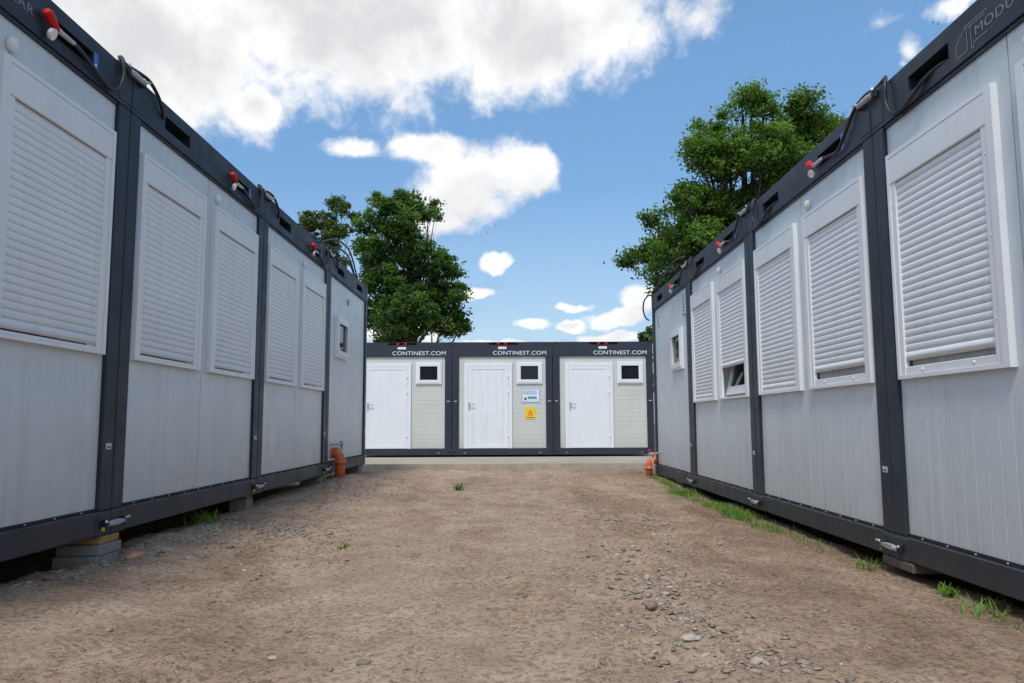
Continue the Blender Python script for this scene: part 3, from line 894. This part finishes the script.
# ------------------------------------------------------------------ drain pipes and water fittings
def elbow(p0, p1, p2, n=7):
    p0, p1, p2 = Vector(p0), Vector(p1), Vector(p2)
    return [p0.lerp(p1, t).lerp(p1.lerp(p2, t), t) for t in [i/n for i in range(n+1)]]
zl = left_seam(3)[2]
px, py = -2.10, 9.72
g = Geo(); r_ = .062
pts = [(-2.36, py, zl+.235), (-2.22, py, zl+.24)]+elbow((-2.20, py, zl+.24), (px, py, zl+.24), (px, py, zl+.14))+[(px, py, zl-.22)]
g.tube(pts, r_, 'orange_pvc', 18)
o = obj('drain_pipe', g.mesh('drain_pipe')); tag(o, 'orange drain pipe elbow running from the left row into the ground', 'pipe')
g = Geo()
g.tube([(px, py, zl+.15), (px, py, zl+.10)], r_+.009, 'orange_pvc', 18); g.tube([(px-.02, py, zl+.245), (px-.075, py, zl+.245)], r_+.009, 'orange_pvc', 18)
obj('collar', g.mesh('collar'), o)
g = Geo(); g.tube(smooth_path([(-2.24, py-.14, zl+.36), (-2.17, py-.06, zl+.355), (-2.11, py+.10, zl+.345), (-2.11, py+.12, zl+.33), (-2.11, py+.12, zl+.27)], 4), .016, 'galvanised', 8)
g.box(-2.135, -2.085, py+.07, py+.14, zl+.325, zl+.375, 'galvanised', .008); g.tube([(-2.11, py+.1, zl+.375), (-2.11, py+.1, zl+.40)], .022, 'grey_plastic', 8)
o = obj('water_pipe', g.mesh('water_pipe')); tag(o, 'thin metal water pipe with a valve above the left orange drain', 'pipe')

rl = right_seam(4); zr = rl[2]; py = 11.72
g = Geo(); px = 2.19
pts = [(2.36, py, zr+.20), (2.27, py, zr+.205)]+elbow((2.25, py, zr+.205), (px-.03, py, zr+.205), (px-.04, py, zr+.10))+[(px-.04, py, zr-.10)]
g.tube(pts, .058, 'orange_pvc', 18)
o = obj('drain_pipe', g.mesh('drain_pipe')); tag(o, 'weathered orange drain pipe at the far end of the right row', 'pipe')
g = Geo(); g.tube([(2.22, py, zr+.205), (2.26, py, zr+.205)], .066, 'orange_pvc', 18); g.tube([(px-.04, py, zr+.1), (px-.04, py, zr+.05)], .066, 'orange_pvc', 18)
obj('collar', g.mesh('collar'), o)
g = Geo(); g.tube([(2.155, py-.28, zr-.12), (2.155, py-.28, zr+.27)], .012, 'pipe_grey', 10)
g.tube(smooth_path([(2.075, py-.28, zr+.28), (2.195, py-.28, zr+.30), (2.275, py-.2, zr+.33), (2.290, py-.2, zr+.42)], 4), .015, 'pipe_grey', 10)
g.box(2.095, 2.175, py-.31, py-.25, zr+.27, zr+.325, 'pipe_grey', .01)
o = obj('water_standpipe', g.mesh('water_standpipe')); tag(o, 'pale upright water pipe with tap in front of the right drain pipe', 'pipe')
g = Geo(); g.tube([(2.105, py-.28, zr+.328), (2.105, py-.28, zr+.36)], .02, 'red_plastic', 10); obj('tap_handle', g.mesh('tap_handle'), o)

# loose cables lying over the roof ends
g = Geo()
zt = left_seam(4)[2]+H_MOD
for pp in ([(-2.42, 8.0, zt+.01), (-2.36, 8.6, zt+.11), (-2.33, 9.3, zt+.16), (-2.30, 9.9, zt+.20), (-2.29, 10.4, zt+.28), (-2.28, 10.9, zt+.27), (-2.26, 11.3, zt+.02), (-2.26, 11.45, zt-.10)],
           [(-2.32, 9.3, zt+.11), (-2.29, 9.8, zt+.28), (-2.28, 10.3, zt+.37), (-2.27, 10.9, zt+.36), (-2.26, 11.35, zt+.10), (-2.25, 11.5, zt-.12)],
           [(-2.32, 9.6, zt+.09), (-2.30, 9.9, zt+.02), (-2.29, 10.2, zt+.12), (-2.28, 10.8, zt+.22), (-2.28, 11.4, zt+.05)]):
    g.tube(smooth_path(pp, 6), .013, 'rubber', 6)
o = obj('loose_cable', g.mesh('loose_cable')); tag(o, 'bundle of loose dark cables bowed above the far end of the left row', 'cable')
g = Geo(); zt = right_seam(4)[2]+H_MOD; yr = right_seam(4)[1]
for pp in ([(2.28, yr-.02, zt+.0), (2.22, yr+.06, zt+.02), (2.15, yr+.08, zt-.06), (2.13, yr+.08, zt-.20), (2.16, yr+.06, zt-.33), (2.21, yr+.03, zt-.38)],
           [(2.26, yr-.1, zt+.06), (2.26, yr-.6, zt+.10), (2.25, yr-1.2, zt+.16), (2.25, yr-1.7, zt+.20), (2.27, yr-2.2, zt+.14)],
           [(2.27, yr-.3, zt+.03), (2.27, yr-.8, zt+.20), (2.27, yr-1.3, zt+.12), (2.27, yr-1.9, zt+.10)]):
    g.tube(smooth_path(pp, 6), .012, 'rubber', 6)
o = obj('loose_cable', g.mesh('loose_cable')); tag(o, 'loose dark cables with a hanging loop at the far roof corner of the right row', 'cable')

# ------------------------------------------------------------------ grass and weeds
def blades(px, py, h, w, rs, lean=.5):
    n = len(px); a = rs.uniform(0, 6.283, n); ln = rs.uniform(.15, lean, n)*h
    dx, dy = np.cos(a), np.sin(a); sx, sy = -dy*w, dx*w
    z0 = ground_z(px, py)-.008
    def P(t, ww):
        ox = dx*ln*t**1.8; oy = dy*ln*t**1.8; zz = z0+h*(t-.22*t*t*(ln/h))
        return np.stack([px+ox-sx*ww, py+oy-sy*ww, zz], -1), np.stack([px+ox+sx*ww, py+oy+sy*ww, zz], -1)
    L = [P(0, 1), P(.4, .85), P(.75, .5), P(1., .06)]
    V = np.stack([q for l in L for q in l], 1)      # n,8,3
    F = np.array([[0, 1, 3, 2], [2, 3, 5, 4], [4, 5, 7, 6]])[None]+(np.arange(n)*8)[:, None, None]
    return V.reshape(-1, 3), F.reshape(-1, 4), np.repeat(np.clip(rs.normal(.5, .25, n), 0, 1), 3)
rs = np.random.RandomState(5)
gx, gy, gh = [], [], []
def strip(n, y0, y1, xc, xs_, h0, h1):
    y = rs.uniform(y0, y1, n); clump = vnoise(y*2.6, y*0+4)*.75+vnoise(y*7, y*0+9)*.25
    keep = rs.rand(n) < sstep(.24, .56, clump)+.05
    x = rs.normal(xc, xs_, n); k = keep & (x < 2.33)
    gx.append(x[k]); gy.append(y[k]); gh.append(rs.uniform(h0, h1, n)[k]*(.6+.7*clump[k]))
strip(6500, 5.9, 9.4, 2.06, .075, .025, .085); strip(1300, 9.0, 11.6, 2.12, .05, .02, .06); strip(260, 4.6, 5.9, 2.14, .04, .02, .055)
strip(120, 3.2, 4.4, 2.14, .05, .02, .05); strip(160, 5.6, 8.5, 1.78, .18, .015, .04)
x = np.concatenate(gx); y = np.concatenate(gy); h = np.concatenate(gh)
v, f, t = blades(x, y, h, .0026, rs, .8)
o = obj('grass', np_mesh('grass', v, f, 'grass_blade', t)); tag(o, 'strip of green grass along the foot of the right row', 'grass', kind='stuff')

def weed(x, y, n, h, spread, w, label, seed, lean=.9):
    r = np.random.RandomState(seed)
    v, f, t = blades(r.normal(x, spread, n), r.normal(y, spread, n), h*r.uniform(.5, 1.1, n), w*r.uniform(.7, 1.3, n), r, lean)
    base = np.array([x, y, float(ground_z(x, y))])
    o = obj('weed', np_mesh('weed', v-base, f, 'grass_blade', t)); o.location = base
    tag(o, label, 'weed', 'weeds growing in the dirt')
weed(-.57, 9.07, 46, .13, .03, .005, 'lone green tuft far out in the middle of the dirt lane', 1)
weed(-2.33, 5.95, 60, .12, .05, .012, 'leafy weed in the dark gap under the second left container', 2, 1.2)
weed(2.135, 3.52, 26, .115, .06, .0038, 'long bladed weed leaning out at the foot of the nearest right container', 3, 1.3)
weed(2.17, 3.86, 22, .075, .022, .012, 'small rounded leafy weed under the rail of the nearest right container', 4, 1.1)
weed(2.12, 4.55, 30, .10, .05, .0035, 'weed tuft beside the clamp at the first right joint', 5, 1.0)
weed(2.14, 3.18, 26, .08, .04, .004, 'weed at the right edge of the picture below the container rail', 6, 1.1)
weed(-1.03, 4.9, 16, .05, .016, .005, 'tiny pale weed on bare dirt in front of the left row', 8, 1.2)

# ------------------------------------------------------------------ trees
def tree(name, label, base, lobes, depth, nclump, nleaf, leaf, mat, seed, trunk_r, clump_r=.30, cat='tree'):
    r = np.random.RandomState(seed)
    t = thing(name, label, cat, base)
    B = np.array(base)
    # clumps are spread over the lobes, most of them near the lobe surface
    L = np.array(lobes); lx, lz, lr = L[:, 0], L[:, 1], L[:, 2]
    ly = r.uniform(-1, 1, len(L))*depth*np.where(L[:, 0]-L[:, 0].min() > .85*np.ptp(L[:, 0]), .3, 1)*np.clip(1-.3*lr/lr.max(), .3, 1)
    prob = lr**2/np.sum(lr**2); idx = r.choice(len(L), nclump, p=prob)
    d = r.normal(size=(nclump, 3)); d /= np.linalg.norm(d, axis=1)[:, None]
    rad = lr[idx]*(.35+.65*r.rand(nclump)**.5)
    C = np.stack([lx[idx], B[1]+ly[idx], lz[idx]], -1)+d*rad[:, None]*np.array([1, 1.1, .88])
    # wood: trunk, one limb to every lobe, twigs to a share of the clumps
    g = Geo()
    top = L[np.argmax(lz)]
    cx = base[0]; zc = [base[2]+f_*(top[1]-base[2]) for f_ in (0, .2, .42, .62, .82, .97)]
    tx = [cx, cx+.02, cx+(np.average(lx)-cx)*.4, cx+(np.average(lx)-cx)*.8, np.average(lx)*.6+top[0]*.4, top[0]]
    tp = [Vector((a, base[1]+.1*math.sin(i*1.7), z)) for i, (a, z) in enumerate(zip(tx, zc))]
    path = smooth_path(tp, 5); n_ = len(path)
    g.tube([p-Vector(base) for p in path], [trunk_r*(1-.88*(i/(n_-1))**.8)*(1+.5*max(0, .06-i/n_)/.06) for i in range(n_)], 'bark', 10)
    for i in range(len(L)):
        e = Vector((lx[i], base[1]+ly[i], lz[i]))
        hz = base[2]+(lz[i]-base[2])*.58
        s_ = min(path, key=lambda p: abs(p.z-hz)); mid = s_.lerp(e, .5)+Vector((0, 0, -.06*(e-s_).length))+Vector(r.normal(0, .12, 3))
        lp = smooth_path([s_, mid, e], 4)
        r0 = trunk_r*.34*(.5+lr[i]/lr.max()*.6)
        g.tube([p-Vector(base) for p in lp], [r0*(1-.8*k/(len(lp)-1)) for k in range(len(lp))], 'bark', 6)
        for c in C[idx == i][::3]:
            a = lp[r.randint(len(lp)//2, len(lp))]; c = Vector(c)
            g.tube([a-Vector(base), a.lerp(c, .5)-Vector(base)+Vector((0, 0, .05)), c-Vector(base)], [r0*.26, r0*.18, r0*.05], 'bark', 4, False)
    obj('trunk', g.mesh('trunk'), t)
    # leaves
    per = np.maximum(4, (nleaf/nclump*r.uniform(.4, 1.6, nclump))).astype(int)
    ci = np.repeat(np.arange(nclump), per); n = len(ci)
    cr = (clump_r*r.uniform(.5, 1.3, nclump))[ci]
    off = r.normal(size=(n, 3)); off /= np.linalg.norm(off, axis=1)[:, None]
    off *= (cr*np.where(r.rand(n) < .20, r.uniform(.9, 1.5, n), r.rand(n)**.5))[:, None]; off[:, 2] *= .66
    P = C[ci]+off-B
    nrm = r.normal(size=(n, 3))*.75+np.array([0, -.15, .8]); nrm /= np.linalg.norm(nrm, axis=1)[:, None]
    u = np.cross(nrm, r.normal(size=(n, 3))); u /= np.linalg.norm(u, axis=1)[:, None]; w = np.cross(nrm, u)
    s = leaf*r.uniform(.6, 1.3, n)[:, None]
    droop = nrm*s*.18
    V = np.stack([P-u*s, P-w*s*.5-droop*.4+u*s*.1, P+u*s-droop, P+w*s*.5-droop*.4+u*s*.1], 1).reshape(-1, 3)
    F = np.arange(n*4).reshape(n, 4)
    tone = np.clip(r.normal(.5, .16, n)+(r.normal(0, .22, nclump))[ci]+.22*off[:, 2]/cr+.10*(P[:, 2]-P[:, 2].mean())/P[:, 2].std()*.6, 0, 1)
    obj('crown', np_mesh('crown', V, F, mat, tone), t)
    return t

LOB_L = [(-4.75, 11.26, 0.75), (-3.83, 11.16, 0.61), (-5.8, 10.92, 0.66), (-3.39, 10.62, 0.33), (-6.51, 10.04, 0.61), (-5.12, 10.13, 0.99), (-6.35, 8.86, 0.8), (-4.63, 9.05, 1.18), (-3.29, 8.46, 0.85), (-2.47, 8.07, 0.61), (-5.81, 7.6, 1.22), (-4.14, 7.35, 1.32), (-2.66, 7.01, 0.8), (-6.5, 6.16, 0.89), (-4.69, 5.77, 1.41), (-2.89, 5.76, 0.99), (-2.18, 5.28, 0.42), (-5.35, 4.91, 1.04)]
LOB_S = [(-9.98,13.72,0.53),(-9.50,13.17,0.47),(-11.42,12.58,0.70),(-10.54,12.58,0.64),(-10.18,11.74,0.70),(-8.91,12.93,0.35),(-9.42,11.97,0.47),(-11.04,11.38,0.59),(-10.33,10.66,0.64),(-9.62,10.18,0.47),(-12.12,12.22,0.29)]
LOB_R = [(8.39, 11.99, 0.58), (7.84, 11.47, 0.51), (8.97, 11.47, 0.61), (6.9, 10.82, 0.65), (10.33, 11.76, 0.54), (9.67, 11.21, 0.68), (6.38, 9.95, 0.51), (7.32, 9.76, 0.99), (8.73, 9.94, 1.09), (10.23, 10.37, 0.95), (5.77, 8.33, 0.48), (6.75, 8.33, 0.92), (7.97, 8.14, 1.02), (5.16, 7.58, 0.37), (4.65, 6.73, 0.48), (5.59, 6.91, 0.71), (6.53, 6.8, 0.78), (4.12, 6.35, 0.2), (4.88, 5.96, 0.31), (5.42, 5.5, 0.48), (6.32, 5.67, 0.61), (7.75, 6.9, 0.85), (9.57, 8.86, 1.02), (4.64, 7.73, 0.17), (9.6, 6.8, 1.1), (8.0, 5.4, 0.9), (7.6, 9.7, 0.9), (9.3, 9.6, 0.9), (10.3, 9.9, 0.8), (10.9, 9.0, 1.0), (6.6, 8.2, 0.8), (8.0, 7.9, 1.2), (9.3, 8.6, 1.2), (6.0, 7.0, 0.8), (6.9, 6.5, 1.0), (8.6, 6.6, 1.2), (6.0, 5.4, 0.7), (7.2, 5.3, 0.9), (11.6, 9.9, 0.8), (5.2, 6.3, 0.5), (10.55, 10.0, 0.8), (11.0, 10.35, 0.7), (11.5, 10.1, 0.75), (11.2, 9.6, 0.8), (10.2, 10.6, 0.75), (10.7, 10.3, 0.8), (11.1, 10.1, 0.75), (11.5, 9.7, 0.7), (10.4, 9.3, 1.0), (9.7, 10.3, 0.8), (8.4, 11.9, 0.45), (10.3, 11.55, 0.6), (10.9, 11.2, 0.6), (11.4, 10.9, 0.5)]
LOB_F = [(9.17,6.73,0.45),(8.78,6.16,0.32),(9.54,6.22,0.57),(10.18,6.60,0.57),(9.6, 3.4, .8)]
tree('deciduous_tree', 'tall dense dark green tree rising behind the left back container', (-4.4, 36, 0), [(a, b_, c*.95) for a, b_, c in LOB_L], 1.5, 820, 66000, .088, 'leaf_dark', 1, .30, .36)
tree('young_tree', 'smaller sparse tree behind the left row, left of the dense tree', (-10.6, 44, 0), LOB_S, .7, 170, 8500, .10, 'leaf_small', 2, .16, .30)
tree('deciduous_tree', 'large bright green spreading tree behind the right row', (8.1, 26, 0), LOB_R, 1.6, 1500, 150000, .072, 'leaf_fresh', 3, .34, .36)
tree('young_tree', 'low bush like tree peeping out at the far end of the right row', (9.5, 48, 0), LOB_F, .5, 60, 2600, .14, 'leaf_dark', 4, .14, .26)

# ------------------------------------------------------------------ birds
def bird(loc, flap, yaw, label):
    t_m = Geo()
    t_m.tube([(0, -.09, 0), (0, -.05, .004), (0, .02, .004), (0, .09, 0), (0, .14, -.002)], [.006, .022, .026, .014, .004], 'bird_dark', 8)
    t_m.quad([(-.02, -.08, 0), (.02, -.08, 0), (.035, -.16, -.004), (-.035, -.16, -.004)], 'bird_dark')
    o = obj('bird', t_m.mesh('bird')); o.location = loc; o.rotation_euler = (0, 0, yaw); o.scale = (.62, .62, .62)
    tag(o, label, 'bird', 'birds flying in the sky')
    for s in (-1, 1):
        g = Geo()
        a = [(s*.018, .045, .006), (s*.018, -.045, .006), (s*.12, -.03, .03+flap*.6), (s*.12, .06, .03+flap*.6)]
        g.quad(a, 'bird_dark'); g.quad([a[3], a[2], (s*.235, -.045, .02+flap*.75), (s*.235, -.02, .02+flap*.75)], 'bird_dark')
        obj('wing', g.mesh('wing'), o)
for (p, fl, yw, lb) in [((-2.45, 60.0, 15.84), .06, .5, 'tiny dark bird leftmost of the flock right of the dense tree'), ((-1.53, 60.0, 15.96), .02, 2, 'small dark bird second from left in the flock, above the lower one'),
                        ((-0.85, 60.0, 16.49), .08, 1.2, 'small dark bird flying highest in the flock'), ((-1.49, 60.0, 15.1), -.02, 1.0, 'small dark bird just above the lone round cloud'),
                        ((0.58, 60.0, 14.85), .05, .2, 'small dark bird lowest, right of the round cloud'), ((2.79, 60.0, 15.58), .07, 2.6, 'small dark bird flying apart at the right of the flock'),
                        ((35.37, 60.0, 33.6), .05, .7, 'distant bird high above the right row, left of a close pair'), ((35.78, 60.0, 33.47), .03, 1.5, 'distant bird high above the right row, right of a close pair')]:
    bird(p, fl, yw, lb)

# ------------------------------------------------------------------ sky, sun, clouds
SUN_EL, SUN_AZ = R(58), R(198)      # azimuth clockwise from +Y
world = bpy.data.worlds.new('World'); scene.world = world; world.use_nodes = True
nt = world.node_tree; nt.nodes.clear()
out = nt.nodes.new('ShaderNodeOutputWorld')
sky = nt.nodes.new('ShaderNodeTexSky'); sky.sky_type = 'NISHITA'; sky.sun_disc = False
sky.sun_elevation = SUN_EL; sky.sun_rotation = SUN_AZ; sky.air_density = 1.0; sky.dust_density = .6; sky.ozone_density = 2.0
co = nt.nodes.new('ShaderNodeTexCoord').outputs['Generated']
sp = nt.nodes.new('ShaderNodeSeparateXYZ'); nt.links.new(co, sp.inputs[0])
skygain = ramp(nt, sp.outputs[2], [(.0, (.50, .60, .70)), (.10, (.62, .76, .84)), (.45, (1.05, 1.28, 1.32))])
bg = nt.nodes.new('ShaderNodeBackground'); bg.inputs[1].default_value = .15
nt.links.new(mixc(nt, 1.0, sky.outputs[0], skygain, 'MULTIPLY'), bg.inputs[0])
az = mth(nt, 'ARCTAN2', sp.outputs[0], sp.outputs[1]); el = mth(nt, 'ARCSINE', sp.outputs[2])
cq = nt.nodes.new('ShaderNodeCombineXYZ'); nt.links.new(az, cq.inputs[0]); nt.links.new(el, cq.inputs[1])
Q = cq.outputs[0]
# puffy warp of the direction
wn = nt.nodes.new('ShaderNodeTexNoise'); wn.inputs['Scale'].default_value = 16; wn.inputs['Detail'].default_value = 5; wn.inputs['Roughness'].default_value = .55
nt.links.new(Q, wn.inputs['Vector'])
vm = nt.nodes.new('ShaderNodeVectorMath'); vm.operation = 'SUBTRACT'; nt.links.new(wn.outputs['Color'], vm.inputs[0]); vm.inputs[1].default_value = (.5, .5, .5)
vs_ = nt.nodes.new('ShaderNodeVectorMath'); vs_.operation = 'SCALE'; nt.links.new(vm.outputs[0], vs_.inputs[0]); vs_.inputs['Scale'].default_value = .036
va = nt.nodes.new('ShaderNodeVectorMath'); va.operation = 'ADD'; nt.links.new(Q, va.inputs[0]); nt.links.new(vs_.outputs[0], va.inputs[1])
QW = va.outputs[0]
CL = [(-0.4527,0.4343,0.1923,0.1090,1.00), (-0.5521,0.4984,0.2308,0.1282,1.00), (-0.2111,0.5053,0.2692,0.1218,1.00), (0.0194,0.4868,0.1731,0.0846,1.00), (-0.3281,0.3833,0.0385,0.0333,0.90), (0.1425,0.4992,0.0795,0.0577,0.70), (0.2488,0.4969,0.0487,0.0333,0.45), (-0.2077,0.3458,0.0436,0.0141,0.85), (-0.1026,0.3497,0.0615,0.0218,0.95), (-0.0596,0.3010,0.0744,0.0538,1.05), (-0.0086,0.3239,0.0641,0.0436,1.00), (0.0385,0.3236,0.0385,0.0308,0.90), (-0.0887,0.2690,0.0513,0.0282,0.70), (-0.0169,0.2095,0.0295,0.0128,1.10), (-0.0421,0.1705,0.0308,0.0115,0.85), (0.0316,0.1299,0.0282,0.0103,0.95), (0.0855,0.1267,0.0244,0.0103,0.95), (0.0884,0.1527,0.0282,0.0064,0.70), (0.1416,0.1348,0.0436,0.0154,1.00), (0.1807,0.1569,0.0436,0.0218,1.00), (0.1372,0.1089,0.0513,0.0103,1.00), (-0.0093,0.1040,0.0897,0.0064,0.70), (0.5049,0.4197,0.0103,0.0167,0.42), (0.4987,0.4062,0.0077,0.0090,0.35), (0.5613,0.4530,0.0333,0.0103,0.45), (-0.1398,0.1203,0.0769,0.0231,0.80), (0.4766,0.4549,0.0128,0.0077,0.20),
      # the rest of the sky, outside the photograph
      (-1.6, .5, .5, .22, 1), (1.5, .55, .45, .2, 1), (2.6, .4, .6, .2, .9), (-2.6, .3, .5, .16, .9), (1.0, .25, .25, .08, .9), (-1.0, .9, .6, .2, .9), (.4, 1.1, .8, .18, .8), (-1.1, .16, .2, .05, .9)]
def blobs(qv, cl):
    acc = None
    for a, e, ra, re, w in cl:
        n1 = nt.nodes.new('ShaderNodeVectorMath'); n1.operation = 'SUBTRACT'; nt.links.new(qv, n1.inputs[0]); n1.inputs[1].default_value = (a, e, 0)
        n2 = nt.nodes.new('ShaderNodeVectorMath'); n2.operation = 'MULTIPLY'; nt.links.new(n1.outputs[0], n2.inputs[0]); n2.inputs[1].default_value = (1/ra, 1/re, 0)
        n3 = nt.nodes.new('ShaderNodeVectorMath'); n3.operation = 'LENGTH'; nt.links.new(n2.outputs[0], n3.inputs[0])
        dd = mth(nt, 'MULTIPLY', mth(nt, 'SUBTRACT', 1.0, n3.outputs['Value']), w)
        acc = dd if acc is None else mth(nt, 'SMOOTH_MAX', acc, dd, .22)
    return acc
acc = blobs(QW, CL)
def shift(v, off):
    n = nt.nodes.new('ShaderNodeVectorMath'); n.operation = 'ADD'; nt.links.new(v, n.inputs[0]); n.inputs[1].default_value = off
    return n.outputs[0]
fb = noise(nt, Q, 17, 10, .56, .3)
fb_up = noise(nt, shift(Q, (-.006, .016, 0)), 17, 6, .56, .3)
fb2 = noise(nt, QW, 60, 8, .62)
dens = mth(nt, 'ADD', acc, mth(nt, 'MULTIPLY', mth(nt, 'SUBTRACT', fb, .5), 1.05))
dens = mth(nt, 'ADD', dens, mth(nt, 'MULTIPLY', mth(nt, 'SUBTRACT', fb2, .5), .34))
mr = nt.nodes.new('ShaderNodeMapRange'); mr.interpolation_type = 'SMOOTHSTEP'; nt.links.new(dens, mr.inputs[0]); mr.inputs[1].default_value = -.10; mr.inputs[2].default_value = .40
alpha = mr.outputs[0]
# light and shade inside the clouds: broad grey bases plus small billows lit from above
shn = noise(nt, Q, 6.0, 7, .55, .4)
sh1 = nt.nodes.new('ShaderNodeMapRange'); sh1.interpolation_type = 'SMOOTHSTEP'
nt.links.new(mth(nt, 'ADD', dens, mth(nt, 'MULTIPLY', mth(nt, 'SUBTRACT', shn, .5), 1.7)), sh1.inputs[0]); sh1.inputs[1].default_value = .12; sh1.inputs[2].default_value = .95
bigel = nt.nodes.new('ShaderNodeMapRange'); nt.links.new(el, bigel.inputs[0]); bigel.inputs[1].default_value = .05; bigel.inputs[2].default_value = .42; bigel.inputs[3].default_value = .25
high = nt.nodes.new('ShaderNodeMapRange'); high.interpolation_type = 'SMOOTHSTEP'; nt.links.new(el, high.inputs[0]); high.inputs[1].default_value = .325; high.inputs[2].default_value = .40
# lower clouds: grey underside wherever more cloud lies above
low_cl = [c_ for c_ in CL if c_[1] < .34 and abs(c_[0]) < .6]
above = blobs(shift(QW, (.008, .024, 0)), low_cl)
ua = nt.nodes.new('ShaderNodeMapRange'); ua.interpolation_type = 'SMOOTHSTEP'; nt.links.new(mth(nt, 'ADD', above, mth(nt, 'MULTIPLY', mth(nt, 'SUBTRACT', fb, .5), 1.3)), ua.inputs[0]); ua.inputs[1].default_value = .02; ua.inputs[2].default_value = .60; ua.inputs[4].default_value = .52
shade = mth(nt, 'ADD', mth(nt, 'MULTIPLY', sh1.outputs[0], high.outputs[0]), mth(nt, 'MULTIPLY', ua.outputs[0], mth(nt, 'SUBTRACT', 1.0, high.outputs[0])))
bil = mth(nt, 'MULTIPLY', mth(nt, 'SUBTRACT', fb_up, fb), 1.2)
cl_n = nt.nodes.new('ShaderNodeClamp'); nt.links.new(mth(nt, 'ADD', shade, bil), cl_n.inputs[0])
cc = mixc(nt, cl_n.outputs[0], (.97, .97, .97), (.67, .68, .70))
bgc = nt.nodes.new('ShaderNodeBackground'); nt.links.new(cc, bgc.inputs[0]); bgc.inputs[1].default_value = 1.10
# thin haze towards the horizon
hz = nt.nodes.new('ShaderNodeMapRange'); nt.links.new(el, hz.inputs[0]); hz.inputs[1].default_value = .0; hz.inputs[2].default_value = .30; hz.inputs[3].default_value = .30; hz.inputs[4].default_value = 0
alpha2 = mth(nt, 'MAXIMUM', alpha, hz.outputs[0])
mx = nt.nodes.new('ShaderNodeMixShader'); nt.links.new(alpha2, mx.inputs[0]); nt.links.new(bg.outputs[0], mx.inputs[1]); nt.links.new(bgc.outputs[0], mx.inputs[2])
nt.links.new(mx.outputs[0], out.inputs[0])

sun = bpy.data.lights.new('sun', 'SUN'); sun.energy = 2.8; sun.angle = R(14); sun.color = (1, .95, .88)
so = bpy.data.objects.new('sun', sun); COL.objects.link(so)
d = Vector((math.sin(SUN_AZ)*math.cos(SUN_EL), math.cos(SUN_AZ)*math.cos(SUN_EL), math.sin(SUN_EL)))
so.rotation_euler = d.to_track_quat('Z', 'Y').to_euler(); so.location = (0, -10, 20)

# ------------------------------------------------------------------ camera
cam = bpy.data.cameras.new('camera'); co_ = bpy.data.objects.new('camera', cam); COL.objects.link(co_)
cam.sensor_width = 36; cam.lens = 765.23/1024*36; cam.clip_start = .05; cam.clip_end = 2000
co_.matrix_world = Matrix.Translation((0, 0, CAMZ)) @ Matrix.Rotation(-.0065, 4, 'Z') @ Matrix.Rotation(R(90)+.1059, 4, 'X') @ Matrix.Rotation(-.0046, 4, 'Z')
scene.camera = co_
scene.view_settings.view_transform = 'Standard'; scene.view_settings.look = 'None'; scene.view_settings.exposure = 0; scene.view_settings.gamma = 1
scene.render.resolution_x, scene.render.resolution_y = 1024, 683
